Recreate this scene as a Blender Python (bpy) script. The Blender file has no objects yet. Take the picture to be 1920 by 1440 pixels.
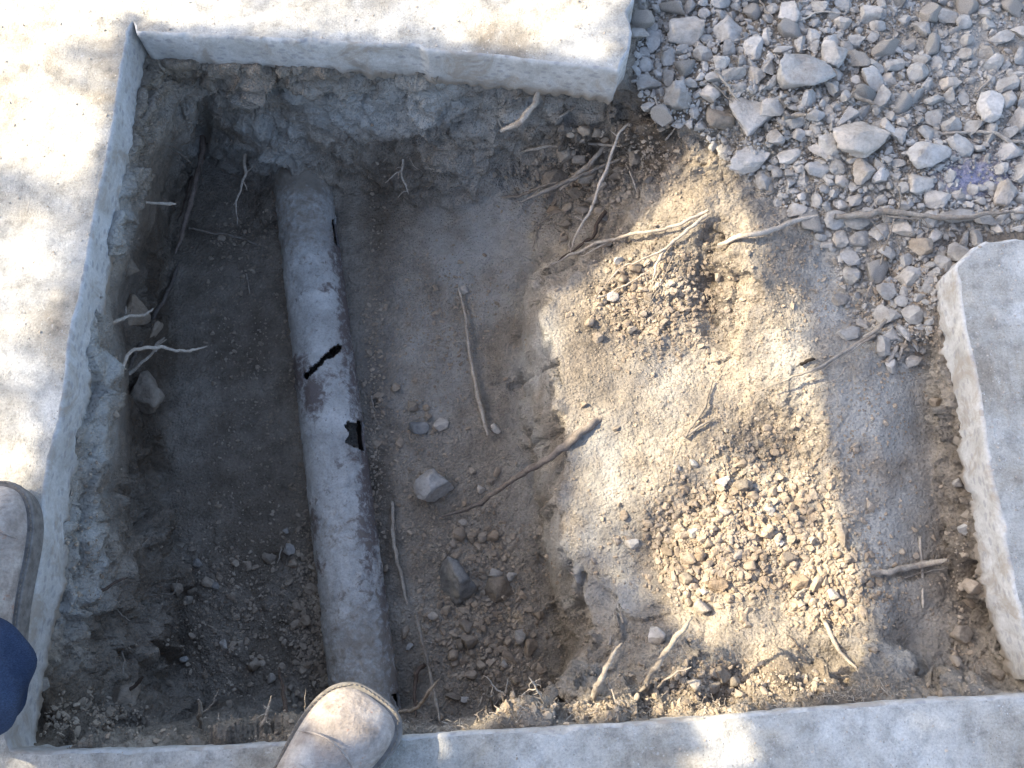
import bpy, bmesh, math, random
import numpy as np
from mathutils import Vector, Matrix, Euler
from mathutils.geometry import delaunay_2d_cdt

random.seed(7)
RNG = np.random.default_rng(11)
SC = bpy.context.scene
COL = SC.collection
PI = math.pi

# ------------------------------------------------------------------ camera, world, sun
F, CAMH, TILT = 1650.0, 1.2, math.atan(530 / 1650.0)
cam = bpy.data.cameras.new('camera'); cam_o = bpy.data.objects.new('camera', cam); COL.objects.link(cam_o)
cam.sensor_width = 36.0; cam.lens = 36.0 * F / 1920.0; cam.clip_start = 0.02; cam.clip_end = 500
cam_o.location = (0, 0, CAMH); cam_o.rotation_euler = (TILT, 0, 0)
SC.camera = cam_o

SUN_EL, SUN_AZ = math.radians(38), math.radians(-14)         # light travels towards +x, slightly -y
L = np.array([math.cos(SUN_EL) * math.cos(SUN_AZ), math.cos(SUN_EL) * math.sin(SUN_AZ), -math.sin(SUN_EL)])
world = bpy.data.worlds.new('World'); SC.world = world; world.use_nodes = True
wn = world.node_tree; wn.nodes.clear()
sky = wn.nodes.new('ShaderNodeTexSky'); sky.sky_type = 'NISHITA'; sky.sun_disc = False
sky.sun_elevation = SUN_EL; sky.sun_rotation = math.atan2(-L[0], -L[1]); sky.dust_density = 2.5; sky.air_density = 0.9
bg = wn.nodes.new('ShaderNodeBackground'); bg.inputs[1].default_value = 0.15
wo = wn.nodes.new('ShaderNodeOutputWorld')
wn.links.new(sky.outputs[0], bg.inputs[0]); wn.links.new(bg.outputs[0], wo.inputs[0])
sl = bpy.data.lights.new('sun', 'SUN'); sl.energy = 4.0; sl.angle = math.radians(0.5); sl.color = (1.0, 0.87, 0.64)
so = bpy.data.objects.new('sun', sl); COL.objects.link(so); so.location = (-3, 1, 4)
so.rotation_euler = Vector(L).to_track_quat('-Z', 'Y').to_euler()
SC.view_settings.view_transform = 'Standard'; SC.view_settings.look = 'None'
SC.view_settings.exposure = 1.76; SC.view_settings.gamma = 1.0
SC.render.engine = 'CYCLES'

# ------------------------------------------------------------------ picking points of the place
CT, ST = math.cos(TILT), math.sin(TILT)
def at(px, py, z=0.0):
    dx = (px - 960) / F; dy = -(py - 720) / F
    yy = dy * CT + ST; zz = dy * ST - CT
    t = (z - CAMH) / zz
    return np.array([dx * t, yy * t, z])
def topx(P):
    P = np.asarray(P, float); x, y, z = P[..., 0], P[..., 1], P[..., 2] - CAMH
    yc = y * CT + z * ST; zc = -y * ST + z * CT
    zc = np.minimum(zc, -0.05)
    return 960 + F * x / -zc, 720 - F * yc / -zc

# ------------------------------------------------------------------ noise
def _hash(ix, iy, iz, s):
    h = (ix.astype(np.int64) * 374761393 + iy.astype(np.int64) * 668265263 + iz.astype(np.int64) * 2147483647 + s * 974634777) & 0xffffffff
    h = ((h ^ (h >> 13)) * 1274126177) & 0xffffffff
    return (h ^ (h >> 16)) & 0xffffffff
def vnoise(P, s=0):
    i = np.floor(P).astype(np.int64); f = P - i; u = f * f * f * (f * (f * 6 - 15) + 10)
    out = 0
    for dx in (0, 1):
        for dy in (0, 1):
            for dz in (0, 1):
                h = _hash(i[:, 0] + dx, i[:, 1] + dy, i[:, 2] + dz, s)
                gx = ((h & 255) / 127.5 - 1); gy = (((h >> 8) & 255) / 127.5 - 1); gz = (((h >> 16) & 255) / 127.5 - 1)
                w = (u[:, 0] if dx else 1 - u[:, 0]) * (u[:, 1] if dy else 1 - u[:, 1]) * (u[:, 2] if dz else 1 - u[:, 2])
                out = out + w * (gx * (f[:, 0] - dx) + gy * (f[:, 1] - dy) + gz * (f[:, 2] - dz))
    return out
def fbm(P, freq, octv=4, gain=0.5, s=0):
    a, o, n = 1.0, 0, freq
    for k in range(octv):
        o = o + a * vnoise(P * n + 17.3 * k, s + k); a *= gain; n *= 2.03
    return o
def worley(P, s=0):
    i = np.floor(P).astype(np.int64); f = P - i
    d1 = np.full(len(P), 9.0); d2 = d1.copy()
    for dx in (-1, 0, 1):
        for dy in (-1, 0, 1):
            for dz in (-1, 0, 1):
                h = _hash(i[:, 0] + dx, i[:, 1] + dy, i[:, 2] + dz, s)
                q = ((dx + (h & 1023) / 1023 - f[:, 0]) ** 2 + (dy + ((h >> 10) & 1023) / 1023 - f[:, 1]) ** 2
                     + (dz + ((h >> 20) & 1023) / 1023 - f[:, 2]) ** 2)
                m = q < d1; d2 = np.where(m, d1, np.minimum(d2, q)); d1 = np.where(m, q, d1)
    return np.sqrt(d1), np.sqrt(d2)
def facets(P, freq, s=0, tilt=1.0):
    P = P * freq; i = np.floor(P).astype(np.int64); f = P - i
    d1 = np.full(len(P), 9.0); val = np.zeros(len(P))
    for dx in (-1, 0, 1):
        for dy in (-1, 0, 1):
            for dz in (-1, 0, 1):
                h = _hash(i[:, 0] + dx, i[:, 1] + dy, i[:, 2] + dz, s); g = (h * 2654435761) & 0xffffffff
                ex, ey, ez = dx + (h & 1023) / 1023 - f[:, 0], dy + ((h >> 10) & 1023) / 1023 - f[:, 1], dz + ((h >> 20) & 1023) / 1023 - f[:, 2]
                q = ex * ex + ey * ey + ez * ez; m = q < d1
                v = ((g & 255) / 127.5 - 1) * .45 + tilt * (ex * (((g >> 8) & 255) / 127.5 - 1) + ey * (((g >> 16) & 255) / 127.5 - 1) + ez * (((g >> 24) & 255) / 127.5 - 1))
                d1 = np.where(m, q, d1); val = np.where(m, v, val)
    return val
def blobs(px, py, L_):
    o = np.zeros_like(px)
    for (x, y, rx, ry, v) in L_:
        o = np.maximum(o, v * np.exp(-(((px - x) / rx) ** 2 + ((py - y) / ry) ** 2) ** 1.5))
    return o
def inpoly(px, py, poly):
    ins = np.zeros(px.shape, bool); n = len(poly); j = n - 1
    for i in range(n):
        xi, yi = poly[i]; xj, yj = poly[j]
        if yi != yj:
            c = ((yi > py) != (yj > py)) & (px < (xj - xi) * (py - yi) / (yj - yi) + xi)
            ins ^= c
        j = i
    return ins

# ------------------------------------------------------------------ materials
def newmat(name):
    m = bpy.data.materials.new(name); m.use_nodes = True
    nt = m.node_tree; nt.nodes.clear()
    b = nt.nodes.new('ShaderNodeBsdfPrincipled'); o = nt.nodes.new('ShaderNodeOutputMaterial')
    nt.links.new(b.outputs[0], o.inputs[0]); b.inputs['Roughness'].default_value = 0.95
    b.inputs['Specular IOR Level'].default_value = 0.15
    return m, nt, b
def coord(nt, scale=(1, 1, 1), kind='Object'):
    tc = nt.nodes.new('ShaderNodeTexCoord'); mp = nt.nodes.new('ShaderNodeMapping'); mp.inputs['Scale'].default_value = scale
    nt.links.new(tc.outputs[kind], mp.inputs[0]); return mp.outputs[0]
def noise(nt, v, scale, det=6, rough=0.6, dist=0.0):
    n = nt.nodes.new('ShaderNodeTexNoise'); n.inputs['Scale'].default_value = scale; n.inputs['Detail'].default_value = det
    n.inputs['Roughness'].default_value = rough; n.inputs['Distortion'].default_value = dist
    nt.links.new(v, n.inputs['Vector']); return n.outputs['Fac']
def voro(nt, v, scale, feat='F1', out='Distance', rnd=1.0):
    n = nt.nodes.new('ShaderNodeTexVoronoi'); n.feature = feat; n.inputs['Scale'].default_value = scale
    n.inputs['Randomness'].default_value = rnd
    nt.links.new(v, n.inputs['Vector']); return n.outputs[out]
def ramp(nt, v, stops, interp='LINEAR'):
    r = nt.nodes.new('ShaderNodeValToRGB'); r.color_ramp.interpolation = interp
    e = r.color_ramp.elements
    while len(e) < len(stops): e.new(0.5)
    for el, (p, c) in zip(e, stops):
        el.position = p; el.color = (c, c, c, 1) if isinstance(c, (int, float)) else (*c, 1)
    nt.links.new(v, r.inputs[0]); return r.outputs[0]
def mix(nt, f, a, b, mode='MIX'):
    m = nt.nodes.new('ShaderNodeMix'); m.data_type = 'RGBA'; m.blend_type = mode
    for s, val in ((m.inputs[0], f), (m.inputs[6], a), (m.inputs[7], b)):
        if isinstance(val, bpy.types.NodeSocket): nt.links.new(val, s)
        elif isinstance(val, tuple): s.default_value = (*val, 1)
        else: s.default_value = val
    return m.outputs[2]
def mth(nt, op, a, b=0.0):
    m = nt.nodes.new('ShaderNodeMath'); m.operation = op
    for s, val in ((m.inputs[0], a), (m.inputs[1], b)):
        if isinstance(val, bpy.types.NodeSocket): nt.links.new(val, s)
        else: s.default_value = val
    return m.outputs[0]
def bump(nt, b, h, dist, strength=1.0, prev=None):
    n = nt.nodes.new('ShaderNodeBump'); n.inputs['Distance'].default_value = dist; n.inputs['Strength'].default_value = strength
    nt.links.new(h, n.inputs['Height'])
    if prev is not None: nt.links.new(prev, n.inputs['Normal'])
    if b is not None: nt.links.new(n.outputs[0], b.inputs['Normal'])
    return n.outputs[0]
def attr(nt, name):
    a = nt.nodes.new('ShaderNodeAttribute'); a.attribute_name = name; return a.outputs['Fac']

def m_soil():
    m, nt, b = newmat('soil'); v = coord(nt)
    big = noise(nt, v, 5, 5, .6, .6); mid = noise(nt, v, 28, 6, .65); fine = noise(nt, v, 240, 5, .7)
    c = ramp(nt, big, [(.32, (.265, .22, .170)), (.5, (.355, .305, .245)), (.68, (.44, .385, .315))])
    c = mix(nt, 0.75, c, ramp(nt, mid, [(.3, .55), (.5, 1.0), (.72, 1.28)]), 'MULTIPLY')
    c = mix(nt, 0.7, c, ramp(nt, fine, [(.3, .6), (.5, 1.0), (.7, 1.3)]), 'MULTIPLY')
    damp_and_shade = attr(nt, 'damp_and_shade')
    c = mix(nt, damp_and_shade, c, mix(nt, mid, (.085, .062, .042), (.17, .127, .088)))
    dust_and_light = attr(nt, 'dust_and_light')
    c = mix(nt, dust_and_light, c, mix(nt, mid, (.39, .375, .34), (.55, .53, .49)))
    c = mix(nt, attr(nt, 'blue'), c, (.33, .34, .52))
    # tiny pale grit
    g = voro(nt, v, 330, 'F1'); gc = ramp(nt, g, [(.13, 1.0), (.2, 0.0)]); sel = ramp(nt, noise(nt, v, 60, 2), [(.55, 0.0), (.62, .6)])
    c = mix(nt, mth(nt, 'MULTIPLY', gc, sel), c, (.5, .47, .42))
    nt.links.new(c, b.inputs['Base Color'])
    h1 = bump(nt, None, noise(nt, v, 55, 8, .70), .013, .85)
    w = ramp(nt, voro(nt, v, 190, 'F1'), [(0, 1.0), (.6, 0.0)])
    h2 = bump(nt, None, w, .003, .9, h1)
    bump(nt, b, noise(nt, v, 420, 4, .7), .0016, .9, h2)
    return m
def m_rock(name, c0, c1, c2):
    m, nt, b = newmat(name); v = coord(nt)
    oi = nt.nodes.new('ShaderNodeObjectInfo')
    vv = nt.nodes.new('ShaderNodeVectorMath'); vv.operation = 'ADD'; nt.links.new(v, vv.inputs[0])
    nt.links.new(oi.outputs['Random'], vv.inputs[1]); v = vv.outputs[0]
    n1 = noise(nt, v, 22, 6, .62); n2 = noise(nt, v, 160, 6, .7)
    c = ramp(nt, n1, [(.33, c0), (.5, c1), (.68, c2)])
    c = mix(nt, .6, c, ramp(nt, n2, [(.3, .62), (.5, 1.0), (.7, 1.25)]), 'MULTIPLY')
    c = mix(nt, 1.0, c, ramp(nt, oi.outputs['Random'], [(0, (.76, .75, .73)), (.5, (1, 1, 1)), (.75, (1.05, .97, .88)), (1, (1.18, 1.17, 1.15))]), 'MULTIPLY')
    nt.links.new(c, b.inputs['Base Color'])
    h = bump(nt, None, noise(nt, v, 60, 8, .7), .006, .7)
    pit = ramp(nt, voro(nt, v, 150), [(.08, 0.0), (.2, 1.0)])
    h = bump(nt, None, pit, .0012, .6, h)
    bump(nt, b, noise(nt, v, 450, 3, .7), .0012, .8, h)
    return m
def m_concrete_top():
    m, nt, b = newmat('concrete_top'); v = coord(nt)
    big = noise(nt, v, 6, 6, .62, .8); mid = noise(nt, v, 32, 7, .7); fine = noise(nt, v, 300, 5, .75)
    c = ramp(nt, big, [(.30, (.29, .25, .20)), (.42, (.40, .37, .32)), (.55, (.48, .46, .42)), (.68, (.58, .57, .54))])
    c = mix(nt, .9, c, ramp(nt, mid, [(.32, .60), (.48, 1.0), (.68, 1.28)]), 'MULTIPLY')
    c = mix(nt, ramp(nt, noise(nt, v, 85, 5, .75, .5), [(.60, 0.0), (.67, .5)]), c, (.70, .69, .67))
    c = mix(nt, .65, c, ramp(nt, fine, [(.3, .55), (.5, 1.0), (.7, 1.25)]), 'MULTIPLY')
    sp = ramp(nt, voro(nt, v, 120), [(.10, 1.0), (.16, 0.0)]); sel = ramp(nt, noise(nt, v, 17, 3), [(.5, 0.0), (.6, .75)])
    c = mix(nt, mth(nt, 'MULTIPLY', sp, sel), c, (.72, .71, .68))
    dk = ramp(nt, voro(nt, v, 90), [(.05, 1.0), (.1, 0.0)]); c = mix(nt, mth(nt, 'MULTIPLY', dk, .7), c, (.16, .14, .12))
    scr = noise(nt, coord(nt, (260, 14, 60)), 1, 2, .5)
    nt.links.new(c, b.inputs['Base Color'])
    h = bump(nt, None, noise(nt, v, 45, 8, .72), .007, .7)
    h = bump(nt, None, sp, .0015, .7, h)
    h = bump(nt, None, ramp(nt, scr, [(.66, 0.0), (.72, 1.0)]), .0008, .6, h)
    bump(nt, b, noise(nt, v, 380, 4, .75), .0016, .9, h)
    return m
def m_concrete_cut():
    m, nt, b = newmat('concrete_cut_face'); v = coord(nt)
    n1 = noise(nt, v, 18, 5, .6, .6)
    c = ramp(nt, n1, [(.3, (.40, .385, .36)), (.7, (.58, .575, .56))])
    vs = coord(nt, (1, 1, 1.8)); d = mth(nt, 'ADD', voro(nt, vs, 58, 'F1'), mth(nt, 'MULTIPLY', mth(nt, 'SUBTRACT', noise(nt, vs, 120, 3), .5), .5)); cell = voro(nt, vs, 58, 'F1', 'Color')
    agg = ramp(nt, d, [(.30, 1.0), (.42, 0.0)]); sel = ramp(nt, cell, [(.45, 0.0), (.5, 1.0)])
    c = mix(nt, mth(nt, 'MULTIPLY', mth(nt, 'MULTIPLY', agg, sel), .5), c, (.27, .27, .29))
    c = mix(nt, .5, c, ramp(nt, noise(nt, v, 200, 5, .7), [(.3, .7), (.7, 1.2)]), 'MULTIPLY')
    dirt = ramp(nt, noise(nt, v, 14, 7, .7, 1.0), [(.5, 0.0), (.62, 1.0)])
    zz = nt.nodes.new('ShaderNodeSeparateXYZ'); nt.links.new(v, zz.inputs[0])
    low = ramp(nt, mth(nt, 'ADD', mth(nt, 'MULTIPLY', zz.outputs[2], -9.0), mth(nt, 'MULTIPLY', n1, .5)), [(.8, 0.0), (1.05, 1.0)])
    c = mix(nt, mth(nt, 'MAXIMUM', mth(nt, 'MULTIPLY', dirt, .7), low), c, (.33, .285, .235))
    nt.links.new(c, b.inputs['Base Color'])
    h = bump(nt, None, noise(nt, v, 60, 7, .65), .005, .6)
    bump(nt, b, noise(nt, v, 350, 4, .7), .001, .7, h)
    return m
def m_pipe():
    m, nt, b = newmat('dusty_iron_pipe'); v = coord(nt)
    n1 = noise(nt, v, 14, 6, .62, .5); n2 = noise(nt, v, 70, 7, .72, .4); n3 = noise(nt, v, 260, 5, .7)
    c = ramp(nt, n1, [(.3, (.30, .29, .27)), (.5, (.42, .41, .385)), (.7, (.56, .55, .52))])
    c = mix(nt, .7, c, ramp(nt, n3, [(.3, .65), (.5, 1.0), (.7, 1.2)]), 'MULTIPLY')
    spots = ramp(nt, n2, [(.585, 0.0), (.66, .6)])
    c = mix(nt, spots, c, (.13, .115, .115))
    dd = mth(nt, 'ADD', attr(nt, 'rust'), mth(nt, 'MULTIPLY', mth(nt, 'SUBTRACT', n2, .5), 2.6))
    c = mix(nt, ramp(nt, dd, [(.3, 0.0), (.75, .92)]), c, mix(nt, n2, (.085, .066, .06), (.19, .15, .135)))
    mud = mth(nt, 'ADD', attr(nt, 'mud'), mth(nt, 'MULTIPLY', mth(nt, 'SUBTRACT', n2, .5), 2.0))
    c = mix(nt, ramp(nt, mud, [(.2, 0.0), (.75, .95)]), c, mix(nt, n1, (.22, .185, .145), (.33, .29, .24)))
    nt.links.new(c, b.inputs['Base Color']); b.inputs['Roughness'].default_value = .85
    h = bump(nt, None, noise(nt, v, 50, 7, .65), .004, .5)
    h = bump(nt, None, spots, .0012, -.6 if False else .5, h)
    bump(nt, b, n3, .0012, .8, h)
    return m
def m_root(name, c0, c1):
    m, nt, b = newmat(name); v = coord(nt)
    oi = nt.nodes.new('ShaderNodeObjectInfo')
    c = ramp(nt, noise(nt, v, 60, 6, .7, .5), [(.3, c0), (.65, c1)])
    c = mix(nt, .6, c, ramp(nt, noise(nt, v, 400, 4, .7), [(.3, .6), (.7, 1.25)]), 'MULTIPLY')
    c = mix(nt, 1.0, c, ramp(nt, oi.outputs['Random'], [(0, .5), (1, 1.1)]), 'MULTIPLY')
    nt.links.new(c, b.inputs['Base Color']); b.inputs['Roughness'].default_value = .85
    hh_ = bump(nt, None, noise(nt, v, 180, 5, .7, 1.0), .0025, .8)
    bump(nt, b, noise(nt, v, 600, 4, .7), .001, .8, hh_)
    return m
def m_leather():
    m, nt, b = newmat('worn_leather'); v = coord(nt)
    n1 = noise(nt, v, 18, 6, .65, .6); n2 = noise(nt, v, 160, 6, .75); cr = noise(nt, coord(nt, (40, 320, 40)), 1, 3, .6)
    c = ramp(nt, n1, [(.3, (.22, .185, .16)), (.5, (.40, .35, .315)), (.68, (.56, .525, .49))])
    c = mix(nt, .6, c, ramp(nt, n2, [(.3, .6), (.6, 1.2)]), 'MULTIPLY')
    c = mix(nt, ramp(nt, noise(nt, v, 45, 5, .7), [(.62, 0.0), (.68, .6)]), c, (.34, .16, .09))
    nt.links.new(c, b.inputs['Base Color']); b.inputs['Roughness'].default_value = .62; b.inputs['Specular IOR Level'].default_value = .3
    h = bump(nt, None, noise(nt, v, 40, 6, .6), .004, .8)
    h = bump(nt, None, cr, .002, .7, h)
    bump(nt, b, n2, .0007, .7, h)
    return m
def m_plain(name, c0, c1, scale=80, rough=.8, bd=.001):
    m, nt, b = newmat(name); v = coord(nt); n = noise(nt, v, scale, 5, .7)
    nt.links.new(ramp(nt, n, [(.3, c0), (.7, c1)]), b.inputs['Base Color']); b.inputs['Roughness'].default_value = rough
    bump(nt, b, n, bd, .7); return m
def m_denim():
    m, nt, b = newmat('blue_denim'); v = coord(nt)
    n = noise(nt, v, 9, 5, .6, .4); w = noise(nt, coord(nt, (900, 900, 300)), 1, 2, .5)
    c = ramp(nt, n, [(.3, (.014, .024, .055)), (.7, (.05, .075, .135))])
    c = mix(nt, .7, c, ramp(nt, w, [(.35, .6), (.65, 1.4)]), 'MULTIPLY')
    nt.links.new(c, b.inputs['Base Color']); bump(nt, b, w, .0006, .7); return m

SOIL = m_soil()
STONE = m_rock('dusty_grey_stone', (.34, .31, .275), (.47, .44, .40), (.60, .57, .53))
CLOD = m_rock('dry_soil_clod', (.25, .20, .152), (.345, .288, .226), (.43, .37, .30))
DARKSTONE = m_rock('dark_slaty_stone', (.15, .155, .155), (.22, .225, .225), (.30, .295, .28))
CTOP, CCUT = m_concrete_top(), m_concrete_cut()
PIPE = m_pipe()
ROOT = m_root('dry_pale_root', (.33, .265, .205), (.60, .53, .44))
ROOTB = m_root('brown_root_bark', (.12, .085, .065), (.24, .18, .14))
LEATHER = m_leather()
SOLE = m_plain('dusty_rubber_sole', (.10, .092, .085), (.25, .235, .22), 60)
STITCH = m_plain('welt_thread', (.14, .12, .10), (.27, .24, .20), 300)
DENIM = m_denim()
SKIN = m_plain('skin', (.35, .2, .14), (.42, .26, .18), 60, .5, .0003)
JACKET = m_plain('grey_work_jacket', (.10, .10, .11), (.16, .16, .17), 120, .9, .0006)
HAIR = m_plain('dark_hair', (.02, .015, .01), (.05, .04, .03), 200, .6)
BARK = m_plain('bark', (.09, .07, .05), (.2, .16, .12), 40, .9, .01)
GOBO_LEAF = m_plain('gobo_leaf', (.045, .075, .02), (.09, .13, .04), 12, .6, .0005)
BLACK = m_plain('pipe_inside', (.03, .024, .02), (.08, .06, .05), 60)

# ------------------------------------------------------------------ object helpers
def mesh_np(name, V, Fc, mats, smooth=True):
    me = bpy.data.meshes.new(name)
    V = np.asarray(V, np.float32); Fc = np.asarray(Fc, np.int32)
    me.vertices.add(len(V)); me.vertices.foreach_set('co', V.ravel())
    k = Fc.shape[1]; me.loops.add(Fc.size); me.loops.foreach_set('vertex_index', Fc.ravel())
    me.polygons.add(len(Fc)); me.polygons.foreach_set('loop_start', np.arange(0, Fc.size, k, dtype=np.int32))
    me.polygons.foreach_set('loop_total', np.full(len(Fc), k, np.int32))
    me.polygons.foreach_set('use_smooth', np.full(len(Fc), smooth))
    for m in mats: me.materials.append(m)
    me.update(calc_edges=True); return me
def link(name, me, parent=None, loc=None):
    o = bpy.data.objects.new(name, me); COL.objects.link(o)
    if parent is not None: o.parent = parent
    if loc is not None: o.location = loc
    return o
def tag(o, label=None, cat=None, group=None, kind=None):
    if label: o['label'] = label
    if cat: o['category'] = cat
    if group: o['group'] = group
    if kind: o['kind'] = kind
    return o
def bm_mesh(name, bm, mats, smooth=True):
    me = bpy.data.meshes.new(name); bm.to_mesh(me); bm.free()
    for m in mats: me.materials.append(m)
    if smooth: me.polygons.foreach_set('use_smooth', np.full(len(me.polygons), True))
    return me

# ------------------------------------------------------------------ the dug ground, one sheet to the horizon
CX, CY, K = 0.0, 0.22, 0.80
def touv(P):
    P = np.asarray(P, float); s = 1 + K * np.maximum(-P[..., 2], -0.05)
    return np.stack([CX + (P[..., 0] - CX) / s, CY + (P[..., 1] - CY) / s], -1)
def world_of(uv, z):
    s = 1 + K * np.maximum(-z, -0.05)
    return np.stack([CX + (uv[:, 0] - CX) * s, CY + (uv[:, 1] - CY) * s, z], -1)

A = [(28,1330,-.06),(42,1250,-.06),(60,1190,-.06),(80,1110,-.06),(108,1010,-.058),(123,930,-.057),(136,850,-.055),(143,760,-.05),(152,690,-.045),(170,620,-.045),(190,530,-.05),(205,460,-.05),(222,390,-.055),(235,330,-.06),(250,245,-.065),(258,180,-.07),(266,125,-.07),
     (300,105,-.07),(430,122,-.07),(520,120,-.07),(600,124,-.07),(740,130,-.07),(860,142,-.07),(960,152,-.07),(1060,158,-.07),(1140,176,-.075)]
B = [(80,1345,-.10),(108,1260,-.105),(136,1180,-.11),(154,1080,-.115),(184,990,-.12),(176,925,-.115),(207,870,-.12),(218,790,-.12),(223,700,-.125),(213,640,-.125),(211,560,-.125),(237,480,-.13),(264,420,-.13),(284,340,-.135),(302,270,-.135),(318,200,-.13),(340,158,-.13),
     (430,155,-.13),(520,165,-.13),(640,158,-.12),(760,168,-.12),(860,172,-.13),(960,184,-.13),(1060,190,-.13),(1140,205,-.12)]
C_ = [(205,1350,-.2),(200,1290,-.25),(235,1200,-.33),(262,1100,-.35),(258,1000,-.36),(232,930,-.36),(228,870,-.35),(234,790,-.36),(236,700,-.36),(226,640,-.36),(224,560,-.36),(250,480,-.35),(278,420,-.34),(300,345,-.34),(322,290,-.33),(348,245,-.28),(385,228,-.26),
      (440,240,-.25),(520,246,-.25),(600,250,-.25),(700,240,-.24),(800,252,-.24),(900,252,-.23),(980,258,-.22),(1050,252,-.18),(1120,240,-.15)]
D = [(372,1335,-.46),(356,1290,-.46),(345,1200,-.46),(345,1100,-.46),(320,980,-.46),(302,860,-.455),(322,760,-.455),(312,640,-.455),(318,520,-.455),(328,400,-.45),(342,330,-.45),(385,290,-.45),
     (440,322,-.45),(500,345,-.435),(560,336,-.39),(620,352,-.43),(700,372,-.44),(790,392,-.43),(860,405,-.42),(925,455,-.42),(975,520,-.42),(960,600,-.43),(952,700,-.44),(963,800,-.44),(983,900,-.45),(995,1000,-.45),(1010,1100,-.46),(1028,1180,-.46),(1042,1240,-.46)]
E = [(1290,288,-.14),(1232,370,-.2),(1170,432,-.25),(1100,510,-.262),(1042,556,-.27),(1022,600,-.27),(1040,680,-.26),(1055,770,-.26),(1068,860,-.26),(1052,950,-.27),(1045,1020,-.28),(1065,1090,-.3),(1092,1150,-.3),(1098,1200,-.28),(1065,1245,-.24),(1034,1290,-.19)]
Fr = [(70,1376,-.06),(160,1384,-.07),(290,1376,-.07),(450,1372,-.06),(560,1366,-.05),(700,1352,-.04),(800,1358,-.04),(860,1350,-.04),(900,1332,-.04),(960,1320,-.04),(1025,1316,-.05),(1100,1314,-.07),(1200,1317,-.06),(1300,1320,-.05),(1450,1305,-.06),(1600,1290,-.07),(1750,1287,-.09),(1900,1283,-.1)]
F0 = [(30,1402,-.02),(300,1398,-.02),(560,1386,-.02),(700,1380,-.02),(850,1372,-.02),(1000,1362,-.02),(1300,1342,-.02),(1600,1318,-.025),(1920,1298,-.03),(2150,1285,-.03)]
H = [(1748,530,-.085),(1764,610,-.09),(1787,720,-.09),(1811,820,-.09),(1837,920,-.1),(1870,1100,-.105),(1898,1200,-.11),(1914,1270,-.1)]
G = [(1060,330,-.33),(1100,400,-.31),(1040,480,-.34),(1000,420,-.38),(1000,330,-.34),(1150,300,-.24),(1220,290,-.17),(1190,240,-.13),(1100,300,-.27),(1110,460,-.28),
     (1180,170,-.08),(1195,60,-.06),(1200,-60,-.06),(1250,235,-.095),(1335,262,-.10),(1230,190,-.08),(1300,150,-.06),(1500,0,-.05),(1420,365,-.115),(1550,430,-.10),(1600,540,-.115),(1700,620,-.10),(1735,500,-.08),(1800,440,-.07),
     (1920,420,-.06),(1900,100,-.045),(1500,200,-.045),(1600,300,-.05),(1700,350,-.05),(1500,-200,-.05),(2100,-200,-.045),(2100,300,-.05),
     (1250,600,-.225),(1150,620,-.245),(1250,480,-.2),(1330,420,-.165),(1345,330,-.12),(1310,520,-.21),(1325,620,-.215),(1340,700,-.215),(1390,450,-.14),(1440,560,-.15),(1490,660,-.155),(1400,620,-.175),(1250,800,-.225),(1150,900,-.23),(1150,760,-.235),(1350,900,-.21),(1350,1000,-.2),(1450,800,-.195),
     (1545,760,-.165),(1565,900,-.175),(1585,1020,-.185),(1480,960,-.2),(1500,1100,-.19),(1400,1100,-.2),(1250,1000,-.225),(1180,1080,-.25),(1250,1130,-.215),(1150,1180,-.235),(1250,1180,-.205),(1350,1200,-.17),(1500,1200,-.165),(1130,1240,-.2),(1230,1250,-.16),
     (1400,1255,-.13),(1550,1245,-.135),(1640,1200,-.165),(1610,680,-.145),(1650,800,-.155),(1660,950,-.175),(1680,1100,-.185),(1700,1200,-.16),(1760,1000,-.16),(1740,800,-.14),(1720,700,-.125),(1800,1100,-.15),(1840,1230,-.13),(1620,600,-.125),(1520,540,-.13),
     (700,700,-.45),(700,1000,-.455),(850,600,-.45),(850,1000,-.46),(450,700,-.475),(480,1000,-.475),(450,450,-.465),(560,900,-.48),(800,1250,-.465)]
pts, edg = [], []
def rag(Ln, amp, zamp, n=3):
    rg = random.Random(len(Ln)); out = [Ln[0]]
    for a, b_ in zip(Ln[:-1], Ln[1:]):
        for k in range(1, n + 1):
            t = k / n; e = 0 if (k == n and b_ is Ln[-1]) else 1
            out.append((a[0] + (b_[0] - a[0]) * t + rg.uniform(-amp, amp) * e, a[1] + (b_[1] - a[1]) * t + rg.uniform(-amp, amp) * e, a[2] + (b_[2] - a[2]) * t + rg.uniform(-zamp, zamp) * e))
    return out
A = rag(A, 4, .004, 3); B = rag(B, 5, .012, 2)
def addline(Ln, closed=False):
    s = len(pts)
    for p in Ln: pts.append(at(*p))
    for i in range(s, len(pts) - 1): edg.append((i, i + 1))
D = [(a + (14 if a > 940 and b_ > 550 else 0), b_, z) for a, b_, z in D]
E = [(a, b_, z + (.06 if i > 2 else .02)) for i, (a, b_, z) in enumerate(E)]; H = [(a, b_, z + .025) for a, b_, z in H]
C_ = [(a + (14 if a < 300 and b_ < 1250 else 0), b_, z) for a, b_, z in C_]
for Ln in (A, B, C_, D, E, Fr, F0, H): addline(Ln)
for g in G: pts.append(at(g[0], g[1], g[2] + (.04 if (g[2] < -.135 and g[2] > -.27 and 1100 < g[0] < 1700 and g[1] > 400) else 0)))
# the near side of the pit, below the rim the photographer stands on
s = len(pts)
for x in np.linspace(-.50, .07, 12): pts.append(np.array([x, -.068 + .01 * math.sin(x * 9), -.455]))
for i in range(s, len(pts) - 1): edg.append((i, i + 1))
s = len(pts)
for x in np.linspace(-.60, .08, 12): pts.append(np.array([x, -.085 + .008 * math.sin(x * 13), -.24]))
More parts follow.
